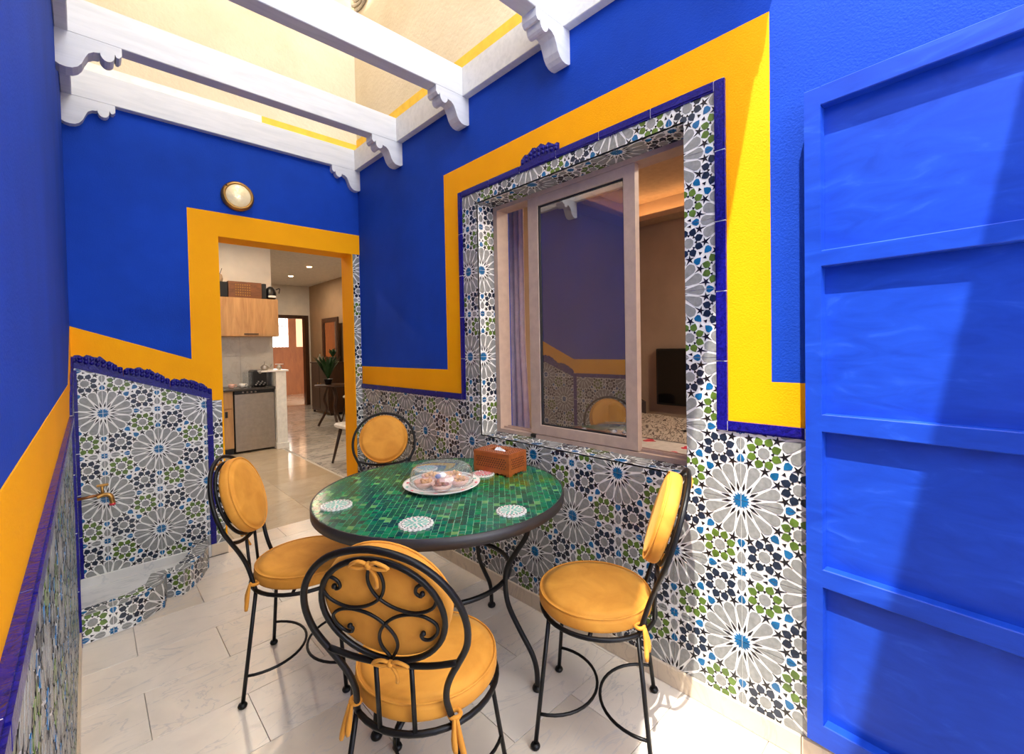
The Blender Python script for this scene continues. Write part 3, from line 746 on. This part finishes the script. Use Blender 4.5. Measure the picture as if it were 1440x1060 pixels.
# ================================================================ THINGS ON THE TABLE
TT = TZ+.0008
def coaster(x, y, r, m1, m2, label, rot=0, nm='coaster'):
    o = empty(nm, (x, y, TT), rot, label=label, cat='coaster', group='coasters on the mosaic table')
    n = 20; pts = []
    for k in range(n*4):
        a = 2*PI*k/(n*4); rr_ = r*(1+.05*math.cos(n*a)); pts.append((rr_*math.cos(a), rr_*math.sin(a)))
    MB().prism(pts, (0, 0, 0), X_, Y_, Z_, 0, .007).build('disc', m1, o)
    m = MB()
    for ring, cnt in ((.32, 7), (.62, 13)):
        for k in range(cnt):
            a = 2*PI*k/cnt; c = (r*ring*math.cos(a), r*ring*math.sin(a)); s_ = r*.13
            m.prism([(c[0]+s_*math.cos(a+q*PI/2)*(1.5 if q % 2 == 0 else .7), c[1]+s_*math.sin(a+q*PI/2)*(1.5 if q % 2 == 0 else .7)) for q in range(4)], (0, 0, 0), X_, Y_, Z_, .0068, .0078)
    m.build('print', m2, o)
    m = MB()
    for k in range(24):
        a = 2*PI*(k+.5)/24; m.prism([(r*.86*math.cos(a)+.0035*math.cos(q*PI/2), r*.86*math.sin(a)+.0035*math.sin(q*PI/2)) for q in range(4)], (0, 0, 0), X_, Y_, Z_, .0068, .0078)
    m.build('edge_print', 'black' if m1 == 'white_c' else 'white_c', o); return o
coaster(.684, 1.705, .056, 'white_c', 'mint', 'white scalloped coaster with mint print beside the doorway side rim')
coaster(.802, 1.324, .057, 'white_c', 'mint', 'white scalloped coaster with mint print behind the scrolled chair back', .3)
coaster(1.109, 1.173, .054, 'white_c', 'mint', 'white scalloped coaster with mint print facing the chair by blue door', .6)
coaster(1.348, 1.618, .052, 'white_c', 'red', 'red and white coaster between the domed plate and tissue box', .2)
coaster(1.215, 1.90, .055, 'white_c', 'mint', 'pale coaster behind the domed biscuit plate', .1)
pl = empty('serving_plate', (1.112, 1.615, TT), label='round patterned plate with divided bowls of nuts and biscuits', cat='plate')
MB().lathe([(1e-5, 0), (.10, 0), (.15, .008), (.166, .017), (.167, .020), (.160, .0185), (.145, .012), (.1, .005), (1e-5, .004)], 48).build('dish', 'white_c', pl)
m = MB()
for k in range(16):
    a = 2*PI*k/16; c = (.152*math.cos(a), .152*math.sin(a)); m.ball((c[0], c[1], .0155), .009, 8, k % 2, .15)
m.build('rim_print', ['red', 'mint'], pl)
for k in range(5):
    a = 2*PI*k/5+math.radians(-125); c = (.078*math.cos(a), .078*math.sin(a), .005)
    bw = MB().lathe([(1e-5, .002), (.026, .002), (.040, .016), (.045, .030), (.043, .030), (.037, .017), (1e-5, .008)], 20, c).build('bowl', 'pink', pl)
    f_ = MB(); rq = random.Random(k)
    for j in range(14):
        aa = rq.random()*2*PI; r_ = .03*math.sqrt(rq.random()); f_.ball((c[0]+r_*math.cos(aa), c[1]+r_*math.sin(aa), c[2]+.022+rq.random()*.012), .0085, 7)
    f_.build('snack_pieces', 'nut' if k == 0 else 'biscuit', bw, kind='stuff')
m = MB(); m.lathe([(1e-5, .002), (.024, .002), (.032, .02), (.034, .034), (.031, .034), (1e-5, .012)], 20, (0, 0, .005)); bw = m.build('bowl', 'pink', pl)
m = MB(); m.ball((.008, .004, .046), .016, 10, 0, .7); m.ball((-.014, .008, .044), .014, 10, 1, .7); m.build('wrapped_sweets', ['tissue', 'bluewrap'], bw)
dm = empty('plate_dome', (1.112, 1.615, TT+.0195), label='clear plastic dome lid over the biscuit plate', cat='lid')
MB().lathe([(.137, 0), (.137, .022), (.133, .045), (.124, .062), (.108, .072), (.08, .078), (.04, .081), (1e-5, .082)], 48).build('dome_shell', 'dome', dm)
MB().tube([(.137*math.cos(2*PI*k/48), .137*math.sin(2*PI*k/48), .003) for k in range(48)], .0028, 6, closed=True).build('dome_lip', 'dome', dm)
tbx = empty('tissue_box', (1.452, 1.610, TT), math.radians(-81), label='carved orange brown wooden tissue box with a paper tissue', cat='box')
hx, hy, hz = .109, .069, .098
m = MB(); tk = .009
def scal(n, ln):
    p = [(-ln, hz), (-ln, 0), (-ln+.018, 0)]
    for k in range(n):
        a = -ln+.018+(2*ln-.036)*k/n; b_ = -ln+.018+(2*ln-.036)*(k+1)/n
        p += [(a, .010), (a+(b_-a)*.5, .004), (b_, .010)]
    return p+[(ln-.018, 0), (ln, 0), (ln, hz)]
m.prism(scal(7, hx), (0, -hy, 0), X_, Z_, -Y_, -tk, 0); m.prism(scal(7, hx), (0, hy, 0), X_, Z_, -Y_, 0, tk)
m.prism(scal(4, hy-tk), (-hx, 0, 0), Y_, Z_, X_, 0, tk); m.prism(scal(4, hy-tk), (hx, 0, 0), Y_, Z_, X_, -tk, 0)
m.build('box_side', 'carvewood', tbx)
m = MB(); m.box(-hx, hx, -hy, -.022, hz, hz+.006, bev=.002); m.box(-hx, hx, .022, hy, hz, hz+.006, bev=.002); m.box(-hx, -.05, -.022, .022, hz, hz+.006); m.box(.05, hx, -.022, .022, hz, hz+.006); m.build('lid', 'carvewood', tbx)
for face in range(4):
    m = MB()
    ln = hx if face % 2 == 0 else hy; n = 13 if face % 2 == 0 else 8
    for j in range(5):
        for k in range(n):
            u = -ln+.022+(2*ln-.044)*(k+.5*(j % 2))/(n-.5); v = .034+j*.0105; s_ = .0042
            q = [(u-s_, v), (u, v-s_), (u+s_, v), (u, v+s_)]
            if face == 0: m.prism(q, (0, -hy, 0), X_, Z_, -Y_, -.001, .0012)
            elif face == 2: m.prism(q, (0, hy, 0), X_, Z_, Y_, -.001, .0012)
            elif face == 1: m.prism(q, (hx, 0, 0), Y_, Z_, X_, -.001, .0012)
            else: m.prism(q, (-hx, 0, 0), Y_, Z_, -X_, -.001, .0012)
    m.build('carving', 'carvedark', tbx)
m = MB()
for j in range(9):
    for k in range(15):
        u, v = -hx+.012+k*.0139, -hy+.012+j*.0143
        if abs(u) < .056 and abs(v) < .028: continue
        s_ = .0045; m.prism([(u-s_, v), (u, v-s_), (u+s_, v), (u, v+s_)], (0, 0, hz+.005), X_, Y_, Z_, 0, .0018)
m.build('carving', 'carvedark', tbx)
m = MB(); pts = []
n = 10
vs_ = [(.045*(i/n*2-1), .020*math.sin(i*1.9), .090+.032*math.sin(PI*i/n)*(.8+.2*math.cos(i*2.2))) for i in range(n+1)]
m.add([(x, y-.014, .09) for x, y, z in vs_]+[(x*.7, y*.5, z) for x, y, z in vs_]+[(x, y+.014, .09) for x, y, z in vs_], [(i, i+1, n+2+i, n+1+i) for i in range(n)]+[(n+1+i, n+2+i, 2*n+3+i, 2*n+2+i) for i in range(n)], 0, True)
m.build('paper_tissue', 'tissue', tbx)

# ================================================================ HALL AND KITCHEN BEYOND THE DOORWAY
HC = 2.98; HX0, HX1, HY1 = -.5, 4.13, 11.66; KY = 7.35
def bx(name, mat, x0, x1, y0, y1, z0, z1, parent=None, bev=0, **kw):
    return MB().box(x0, x1, y0, y1, z0, z1, bev=bev).build(name, mat, parent, **kw)
hf = bx('floor_hall', 'grout', HX0, 6.2, D+TB, 17.0, -.08, -.008, kind='structure', label='polished stone floor of the hall beyond the doorway', cat='floor')
y = D+TB
while y < HY1:
    for x in (-.46, .14, .74, 1.34):
        slab_tile('floor_tile', x, min(x+.6, 1.98), y, min(y+.6, HY1), 'beige_floor', hf)
    for x in (1.98, 2.73, 3.48): slab_tile('floor_tile', x, min(x+.75, HX1), y, min(y+.6, HY1), 'marble_in', hf)
    y += .6
slab_tile('floor_tile', 3.0, 6.0, HY1, 14.0, 'beige_floor', hf); slab_tile('floor_tile', 3.0, 6.0, 14.0, 17.0, 'beige_floor', hf)
bx('ceiling_hall', 'ceil', HX0, HX1, D+TB, HY1+.1, HC, HC+.1, kind='structure', label='pale hall ceiling with recessed spotlights', cat='ceiling')
wk = bx('wall_kitchen', 'plaster', HX0, 2.05, KY, KY+.15, 0, HC, kind='structure', label='pale kitchen wall behind the oak cabinet', cat='wall')
for k in range(3): bx('splashback_panel', 'splash', .75+k*.43+.001, .75+(k+1)*.43-.001, KY-.008, KY, .85, 1.6, wk)
bx('wall_hall_left', 'plaster', HX0-.1, HX0, D+TB, KY+.15, 0, HC, kind='structure', label='pale side wall of the kitchen', cat='wall')
bx('wall_hall_left_far', 'plaster', 1.9, 2.05, KY+.15, HY1, 0, HC, kind='structure', label='pale side wall of the hall behind the kitchen', cat='wall')
bx('wall_hall_right', 'taupe', HX1, HX1+.1, D+TB, HY1, 0, HC, kind='structure', label='taupe hall wall behind the leaning mirror', cat='wall')
b = MB(); b.box(2.05, 3.1, HY1, HY1+.12, 0, HC); b.box(4.08, HX1, HY1, HY1+.12, 0, HC); b.box(3.1, 4.08, HY1, HY1+.12, 2.25, HC)
b.build('wall_hall_end', 'plaster', kind='structure', label='pale hall end wall around the wooden door frame', cat='wall')
b = MB().box(W+TW, HX1, D+TB-.02, D+TB, 0, HC).build('wall_hall_front', 'plaster', kind='structure', label='pale hall wall beside the patio doorway', cat='wall')
d2 = empty('door_2', (3.1, HY1, 0), kind='structure', label='dark wooden door frame at the end of the hall', cat='door')
MB().box(-.0, .09, -.03, .14, 0, 2.25, bev=.004).build('jamb', 'dkwood', d2); MB().box(.89, .98, -.03, .14, 0, 2.25, bev=.004).build('jamb', 'dkwood', d2); MB().box(.09, .89, -.03, .14, 2.17, 2.25, bev=.004).build('lintel', 'dkwood', d2)
# orange room beyond
b = MB(); b.box(3.0, 6.0, 14.9, 15.0, 0, 1.5); b.box(3.0, 3.98, 14.9, 15.0, 1.5, 2.9); b.box(4.62, 4.84, 14.9, 15, 1.5, 2.9); b.box(5.3, 6, 14.9, 15, 1.5, 2.9); b.box(3.98, 5.3, 14.9, 15, 2.55, 2.9)
wo_ = b.build('wall_far_room', 'orwood', kind='structure', label='orange wood clad wall of the far room with barred window', cat='wall')
bx('wall_far_room_left', 'orwood', 2.9, 3.0, HY1+.12, 15, 0, 2.9, kind='structure', label='orange wood clad side wall of the far room', cat='wall')
bx('wall_far_room_right', 'orwood', 6.0, 6.1, HY1+.12, 15, 0, 2.9, kind='structure', label='orange wood clad wall opposite in the far room', cat='wall')
bx('ceiling_far_room', 'ceil', 2.9, 6.1, HY1+.12, 15, 2.9, 3.0, kind='structure', label='pale ceiling of the far wood clad room', cat='ceiling')
w2 = empty('window_2', (3.98, 14.95, 1.5), kind='structure', label='bright white barred window in the far orange room', cat='window')
MB().box(0, .64, .02, .03, 0, 1.05).build('glass_pane', 'daywin', w2)
for k in range(6): MB().tube([(.06+.1*k, -.02, 0), (.06+.1*k, -.02, 1.05)], .009, 6).build('bar', 'alu', w2)
for k in range(4): MB().tube([(0, -.02, .15+.25*k), (.64, -.02, .15+.25*k)], .009, 6).build('bar', 'alu', w2)
w3 = empty('window_3', (4.84, 14.95, 1.5), kind='structure', label='narrow frosted window beside the barred window', cat='window')
MB().box(0, .46, .0, .01, 0, 1.05).build('glass_pane', emis('frosted_pane', (255, 200, 150), .5), w3)
MB().box(.21, .25, -.03, 0, 0, 1.05).build('mullion', 'orwood', w3)
# ceiling spotlights
for i, (x, y) in enumerate(((3.16, 8.88), (3.24, 10.2), (1.2, 5.0), (2.6, 5.4), (1.5, 6.4))):
    o = empty('ceiling_spotlight', (x, y, HC), label=['recessed ceiling spotlight nearest the leaning mirror', 'recessed ceiling spotlight near the hall end door', 'recessed ceiling spotlight just inside the doorway', 'recessed ceiling spotlight above the white seated chairs', 'recessed ceiling spotlight above the fridge'][i], cat='light', group='hall ceiling spotlights')
    MB().lathe([(.065, 0), (.065, -.004), (.05, -.008), (.045, -.004), (.045, 0)], 24).build('trim_ring', 'white_paint', o)
    MB().lathe([(1e-5, -.003), (.044, -.003)], 24).build('bulb', 'spot', o)
    ld = bpy.data.lights.new('spot_lamp', 'AREA'); ld.shape = 'DISK'; ld.size = .09; ld.energy = (9, 9, 9, 10, 8)[i]; ld.color = (1, .86, .68)
    lo = bpy.data.objects.new('spot_lamp', ld); COL.objects.link(lo); lo.parent = o; lo.location = (0, 0, -.02)
# upper cabinet
c = empty('wall_cabinet', (1.32, 7.0, 1.575), label='oak wall cabinet with flap front hung above the fridge', cat='cabinet')
MB().box(0, .715, .02, .342, 0, .535).build('body', 'oak', c); dd = MB().box(-.0, .715, 0, .018, .003, .532, bev=.002).build('door', 'oak', c)
MB().box(.27, .45, -.022, -.004, .028, .04, bev=.003).build('handle', 'black', dd)
MB().box(-.43, -.002, .02, .342, 0, .535).build('side_unit', 'oak', c)
# base unit
c = empty('base_cabinet', (.75, 6.77, 0), label='oak kitchen base cabinet with drawer beside the fridge', cat='cabinet')
MB().box(0, .64, .02, .56, .08, .84).build('body', 'oak', c); MB().box(0, .64, .05, .56, 0, .08).build('plinth', 'black', c)
dd = MB().box(.02, .62, 0, .02, .62, .83, bev=.002).build('drawer', 'oak', c); MB().box(.3, .5, -.015, -.002, .61, .625).build('handle', 'black', dd)
dd = MB().box(.02, .62, 0, .02, .09, .60, bev=.002).build('door', 'oak', c); MB().box(.54, .57, -.015, -.002, .5, .58).build('handle', 'black', dd)
bx('kitchen_worktop', 'dkstone', .70, 1.895, 6.74, 7.34, .842, .872, bev=.004, label='dark stone worktop over fridge and base cabinet', cat='worktop')
fr = empty('mini_fridge', (1.405, 6.77, 0), label='brushed steel mini fridge with black control strip', cat='fridge')
MB().box(0, .48, .05, .55, .012, .835, bev=.004).build('body', 'black', fr); MB().box(.0, .48, 0, .045, .03, .795, bev=.006).build('door', 'steel', fr)
st = MB().box(0, .48, .005, .05, .797, .838, bev=.003).build('control_strip', 'black', fr)
for k in range(4): MB().lathe([(.011, 0), (.011, -.012), (1e-5, -.012)], 12, (.10+.05*k, .005, .818), 0, 'Y').build('knob', 'steel', st)
hw = empty('half_wall', (1.9, 6.71, 0), label='white half height partition with stone cap beside the fridge', cat='partition')
MB().box(0, .13, 0, .62, 0, 1.075).build('body', 'white_paint', hw); MB().box(-.19, .16, -.02, .62, 1.076, 1.1, bev=.004).build('cap', 'white_c', hw); MB().box(-.012, .145, -.014, .62, 0, .08, bev=.003).build('baseboard', 'white_paint', hw)
cm = empty('coffee_machine', (1.655, 6.87, .873), label='black coffee machine on the dark worktop', cat='coffee machine')
MB().box(0, .17, 0, .25, 0, .23, bev=.02).build('body', 'black', cm); MB().lathe([(.02, 0), (.02, -.012), (1e-5, -.012)], 14, (.085, 0, .2), 0, 'Y').build('dial', 'steel', cm)
m = MB()
for k in range(8): m.ball((.03+.016*k, -.01, .03+.02*(k % 3)), .012, 8)
m.build('capsules', 'steel', cm)
MB().box(-.08, -.01, .05, .22, 0, .2, bev=.006).build('water_tank', 'dome', cm)
for i, (dx, r_, mat, lb) in enumerate(((0, .04, 'pink', 'small patterned cup stacked on the dark worktop'), (.125, .04, 'white_c', 'white sugar bowl beside the patterned cup'))):
    o = empty('cup', (1.40+dx, 6.9, .873), label=lb, cat='cup', group='cups on the worktop')
    MB().lathe([(r_*.5, 0), (r_*.9, .02), (r_, .055), (r_*.92, .055), (r_*.8, .02), (1e-5, .01)], 16).build('bowl', mat, o)
    MB().tube(spline([(r_*.9, 0, .05), (r_*1.5, 0, .045), (r_*1.4, 0, .02), (r_*.85, 0, .018)], 4), .005, 6).build('handle', mat, o)
for i, (x, r_, h_, lb) in enumerate(((1.80, .05, .07, 'steel teapot with lid on the stone capped partition'), (1.985, .035, .06, 'small glass holder beside the steel teapot'))):
    o = empty('teapot' if i == 0 else 'glass_holder', (x, 6.86, 1.101), label=lb, cat='teapot' if i == 0 else 'holder')
    MB().lathe([(r_*.6, 0), (r_, .02), (r_*1.02, h_*.7), (r_*.5, h_), (r_*.2, h_+.01), (1e-5, h_+.012)], 20).build('body', 'steel', o)
    if i == 0:
        MB().tube([(0, 0, h_), (0, 0, h_+.05)], .006, 6).build('lid_knob', 'steel', o); MB().tube(spline([(r_, 0, .03), (r_*1.5, 0, .045), (r_*1.8, 0, .08)], 3), .007, 6).build('spout', 'steel', o)
    else:
        MB().tube([(-.05, 0, .075), (.06, 0, .075)], .006, 6).build('tray', 'white_c', o)
o = bx('wooden_tray_box', 'traywood', 1.43, 1.84, 7.05, 7.3, 2.113, 2.335, label='brown and gold patterned box lying on the oak cabinet', cat='box')
m = MB()
for j in range(5):
    for k in range(7):
        m.prism([(1.52+.028*k-.01, 2.15+j*.035), (1.52+.028*k, 2.15+j*.035-.012), (1.52+.028*k+.01, 2.15+j*.035), (1.52+.028*k, 2.15+j*.035+.012)], (0, 7.05, 0), X_, Z_, -Y_, 0, .003)
m.build('gold_pattern', 'brass', o)
o = bx('black_case', 'black', 1.30, 1.42, 7.06, 7.28, 2.112, 2.32, bev=.01, label='black case beside the patterned box on the cabinet', cat='case')
MB().box(1.845, 1.90, 7.05, 7.28, 2.112, 2.33, bev=.006).build('storage_case', 'black', label='black panel leaning beside the patterned box', cat='case')
o = empty('small_vase', (1.35, 7.15, 2.321), label='tiny grey vase with twigs standing on the black case', cat='vase')
MB().lathe([(.03, 0), (.04, .05), (.03, .1), (.02, .11)], 14).build('pot', 'taupe', o)
for k in range(3): MB().tube([(0, 0, .1), (.03*math.cos(k*2), .02*math.sin(k*2), .19)], .004, 5).build('twig', 'dkwood', o)
o = empty('soft_bag', (1.985, 7.16, 2.112), label='dark rounded bag slumped at the end of the oak cabinet', cat='bag')
MB().lathe([(.05, 0), (.072, .03), (.078, .09), (.06, .16), (.03, .19), (1e-5, .2)], 16).build('shell', 'black', o); MB().tube(spline([(.06, -.04, .15), (.11, -.05, .17), (.1, -.05, .1)], 4), .008, 6).build('strap', 'fabric', o)
MB().box(-.05, .05, -.082, -.05, .03, .06, bev=.004).build('label_patch', 'white_c', o)
# cabinet and mirror on the right wall
c = empty('dark_cabinet', (3.65, 9.30, 0), label='dark walnut cabinet against the taupe hall wall', cat='cabinet')
MB().box(0, .46, 0, 1.0, .05, 1.09, bev=.004).build('body', 'dkwood', c); MB().box(-.02, .47, -.02, 1.02, 1.09, 1.115, bev=.004).build('top', 'dkwood', c)
for k in range(2):
    d_ = MB().box(-.014, 0, .03+.48*k, .49+.48*k, .1, 1.06, bev=.003).build('door', 'dkwood', c); MB().ball((-.025, .42 if k == 0 else .58, .65), .014, 8).build('knob', 'brass', d_)
for (x, y) in ((0.02, .02), (.42, .02), (.02, .96), (.42, .96)): MB().box(x, x+.04, y, y+.04, 0, .06).build('foot', 'dkwood', c)
c = empty('leaning_mirror', (3.98, 9.62, 1.117), label='wood framed mirror leaning on the taupe wall', cat='mirror')
for (y0, y1, z0, z1) in ((0, .1, 0, .98), (.78, .88, 0, .98), (.1, .78, 0, .1), (.1, .78, .88, .98)): MB().box(0, .04, y0, y1, z0, z1, bev=.006).build('frame_rail', 'dkwood', c)
MB().box(.02, .03, .1, .78, .1, .88).build('mirror_glass', 'mirror', c)
for i, (y, h_) in enumerate(((9.95, .13), (10.12, .18), (10.22, .10))):
    o = empty('bottle', (3.78, y, 1.116), label=['short glass bottle on the walnut cabinet', 'tall glass bottle on the walnut cabinet', 'tiny glass jar on the walnut cabinet'][i], cat='bottle', group='bottles on the walnut cabinet')
    MB().lathe([(.028, 0), (.032, .02), (.032, h_*.6), (.012, h_*.8), (.012, h_)], 14).build('body', 'steel', o); MB().lathe([(.014, h_), (.014, h_+.02), (1e-5, h_+.02)], 12).build('stopper', 'copper', o)
def plant(name, loc, h_, n, label, pot=True):
    o = empty(name, loc, label=label, cat='plant'); rq = random.Random(n)
    MB().lathe([(.05, 0), (.075, .09), (.08, .1), (.07, .1), (.06, .08), (1e-5, .08)], 16).build('pot', 'black', o)
    for k in range(n):
        a = rq.random()*2*PI; l_ = h_*(.5+.5*rq.random()); r_ = l_*(.25+.4*rq.random()); wv = .028
        b0 = Vector((0, 0, .08)); tip = Vector((r_*math.cos(a), r_*math.sin(a), .08+l_)); mid = b0.lerp(tip, .55)+Vector((0, 0, l_*.12)); sd = Vector((-math.sin(a), math.cos(a), 0))*wv
        MB().add([b0, mid-sd, mid+sd, tip, mid+Vector((0, 0, .006))], [(0, 1, 4), (1, 3, 4), (3, 2, 4), (2, 0, 4)], 0, True).build('leaf', 'leaf', o)
plant('potted_plant', (3.80, 9.45, 1.116), .22, 26, 'small leafy plant potted on the walnut cabinet')
c = empty('side_table', (3.18, 8.0, 0), label='dark round side table with curved legs in the hall', cat='table')
MB().lathe([(1e-5, .72), (.27, .72), (.29, .735), (.28, .75), (1e-5, .75)], 32).build('top', 'dkwood', c)
for k in range(3):
    a = k*2*PI/3+.5; MB().tube(spline([(.06*math.cos(a), .06*math.sin(a), .72), (.13*math.cos(a), .13*math.sin(a), .5), (.10*math.cos(a), .10*math.sin(a), .3), (.24*math.cos(a), .24*math.sin(a), .015)], 5), .022, 8).build('leg', 'dkwood', c)
plant('potted_plant', (3.14, 8.05, .75), .46, 110, 'bushy leafy plant potted on the dark round side table')
def hallchair(loc, rz, label):
    o = empty('dining_chair', loc, rz, label=label, cat='chair', group='white seated hall chairs')
    MB().box(-.23, .23, -.23, .23, .43, .49, bev=.02).build('seat', 'white_c', o)
    MB().prism([(-.22, .49), (.22, .49), (.24, .66), (.2, .8), (-.2, .8), (-.24, .66)], (0, .23, 0), X_, Z_, Y_, -.02, .02).build('backrest', 'white_c', o)
    for sx in (-1, 1):
        for sy in (-1, 1): MB().tube([(sx*.17, sy*.17, .43), (sx*.25, sy*.25, .005)], [.022, .014], 8).build('leg', 'dkwood', o)
hallchair((2.36, 5.09, 0), -PI/2, 'white seated chair with tapered wooden legs nearest the doorway')
hallchair((3.80, 8.22, 0), -PI/2, 'white seated chair with tapered wooden legs beside the side table')
bx('dark_switch', 'black', HX1-.02, HX1, 8.2, 8.32, 1.1, 1.5, label='dark narrow wall panel on the taupe hall wall', cat='panel')

# ================================================================ LIVING ROOM BEHIND THE WINDOW
LX0, LX1, LY0, LY1, LZ = W+TW, 4.3, -1.2, 2.6, 2.84
bx('floor_living_room', 'orwood', LX0, LX1, LY0, LY1, -.08, 0, kind='structure', label='wooden living room floor behind the window', cat='floor')
bx('ceiling_living_room', 'lrceil', LX0, LX1, LY0, LY1, LZ, LZ+.1, kind='structure', label='warm lit living room ceiling behind the window', cat='ceiling')
bx('wall_living_far', 'lrwall', LX1, LX1+.1, LY0, LY1, 0, LZ, kind='structure', label='brown living room wall behind the television', cat='wall')
bx('wall_living_side', 'lrwall', LX0, LX1, LY1, LY1+.1, 0, LZ, kind='structure', label='brown living room side wall behind the curtain', cat='wall')
bx('wall_living_front', 'lrwall', LX0, LX1, LY0-.1, LY0, 0, LZ, kind='structure', label='brown living room wall at the far side', cat='wall')
cv = empty('cove_light', (LX1, LY1, 2.6), label='warm LED cove light ledge around the living room ceiling', cat='light')
MB().box(-.2, 0, LY0-LY1, 0, 0, .05).build('ledge', 'lrceil', cv); MB().box(LX0-LX1, -.2, -.2, 0, 0, .05).build('ledge', 'lrceil', cv)
MB().box(-.10, -.07, LY0-LY1+.1, -.1, .052, .062).build('led_strip', 'led', cv); MB().box(LX0-LX1+.1, -.1, -.10, -.07, .052, .062).build('led_strip', 'led', cv)
fl = empty('added_fill_lamp', (3.0, -.3, LZ), label='round flush lamp added out of view to brighten the living room', cat='lamp')  # added lamp, never in view, lifts the brightness of the living room walls
MB().lathe([(.18, 0), (.18, -.04), (.15, -.06), (1e-5, -.065)], 32).build('shade', emis('fill_lamp_shade', (255, 226, 190), 3), fl)
ld = bpy.data.lights.new('added_fill_light', 'AREA'); ld.shape = 'DISK'; ld.size = .3; ld.energy = 38; ld.color = (1, .84, .66)
lo = bpy.data.objects.new('added_fill_light', ld); COL.objects.link(lo); lo.parent = fl; lo.location = (0, 0, -.08)
tv = empty('television', (LX1-.01, 1.30, .74), label='black flat television on the brown wall', cat='television')
MB().box(-.05, 0, 0, .98, 0, .57, bev=.006).build('casing', 'black', tv); MB().box(-.052, -.05, .02, .96, .02, .55).build('screen', plain('tv_screen', (6, 6, 8), .1), tv)
sf = empty('sofa', (3.65, .5, 0), label='dark low sofa covered with a patterned throw below the television', cat='sofa')
MB().box(0, .55, 0, 2.0, 0, .56, bev=.03).build('base', 'fabric', sf)
m = MB(); n = 12; rq = random.Random(3); vs_ = [(-.03+.6*i/n, .05+1.95*j/n, .575+.07*rq.random()+.06*math.sin(PI*i/n)) for i in range(n+1) for j in range(n+1)]
m.add(vs_, [(i*(n+1)+j, (i+1)*(n+1)+j, (i+1)*(n+1)+j+1, i*(n+1)+j+1) for i in range(n) for j in range(n)], 0, True)
m.add([(x, y, .555) for x, y, z in vs_], [(i*(n+1)+j, i*(n+1)+j+1, (i+1)*(n+1)+j+1, (i+1)*(n+1)+j) for i in range(n) for j in range(n)], 0); m.build('throw', 'throw', sf)
MB().box(.05, .5, 1.85, 2.0, .45, .8, bev=.03).build('armrest', 'fabric', sf)
bd = empty('daybed', (2.45, .4, 0), label='low daybed with pale cover printed with red hearts under the window', cat='bed')
MB().box(0, 1.08, 0, 1.85, 0, .45, bev=.03).build('base', 'fabric', bd); MB().box(-.01, 1.09, -.01, 1.86, .42, .6, bev=.04).build('mattress', 'white_c', bd)
m = MB()
for k in range(9):
    hxp, hyp = .2+.22*(k % 3)+.05*(k // 3), .72+.33*(k // 3); pts = []
    for q in range(20):
        t_ = 2*PI*q/20; pts.append((hxp+.0032*16*math.sin(t_)**3, hyp+.0032*(13*math.cos(t_)-5*math.cos(2*t_)-2*math.cos(3*t_)-math.cos(4*t_))))
    m.prism(pts, (0, 0, 0), X_, Y_, Z_, .5995, .603)
m.build('heart_print', 'red', bd)
m = MB(); n = 10; rq = random.Random(8); vs_ = [(.80+.26*i/n, .9+.9*j/n, .605+.07*rq.random()*math.sin(PI*i/n)) for i in range(n+1) for j in range(n+1)]
m.add(vs_, [(i*(n+1)+j, (i+1)*(n+1)+j, (i+1)*(n+1)+j+1, i*(n+1)+j+1) for i in range(n) for j in range(n)], 0, True); m.build('throw', 'throw', bd)
ct = empty('curtain', (1.99, 2.10, .002), label='pale lilac curtain gathered beside the window', cat='curtain')
m = MB(); n = 28; vs_ = []
for zz in (0, .7, 1.4, 2.4):
    sq = 1.0 if zz < 1 else .75
    for i in range(n+1): vs_.append((.012*math.sin(i*1.1)+.03, -.13*sq*0+(.0-.0)+(-.16*sq+.30*i/n*sq), zz))
m.add(vs_, [(r*(n+1)+i, r*(n+1)+i+1, (r+1)*(n+1)+i+1, (r+1)*(n+1)+i) for r in range(3) for i in range(n)], 0, True); m.build('cloth', 'curtain', ct)
MB().tube([(.03, -.4, 2.42), (.03, .5, 2.42)], .012, 8).build('rail', 'alu', ct)
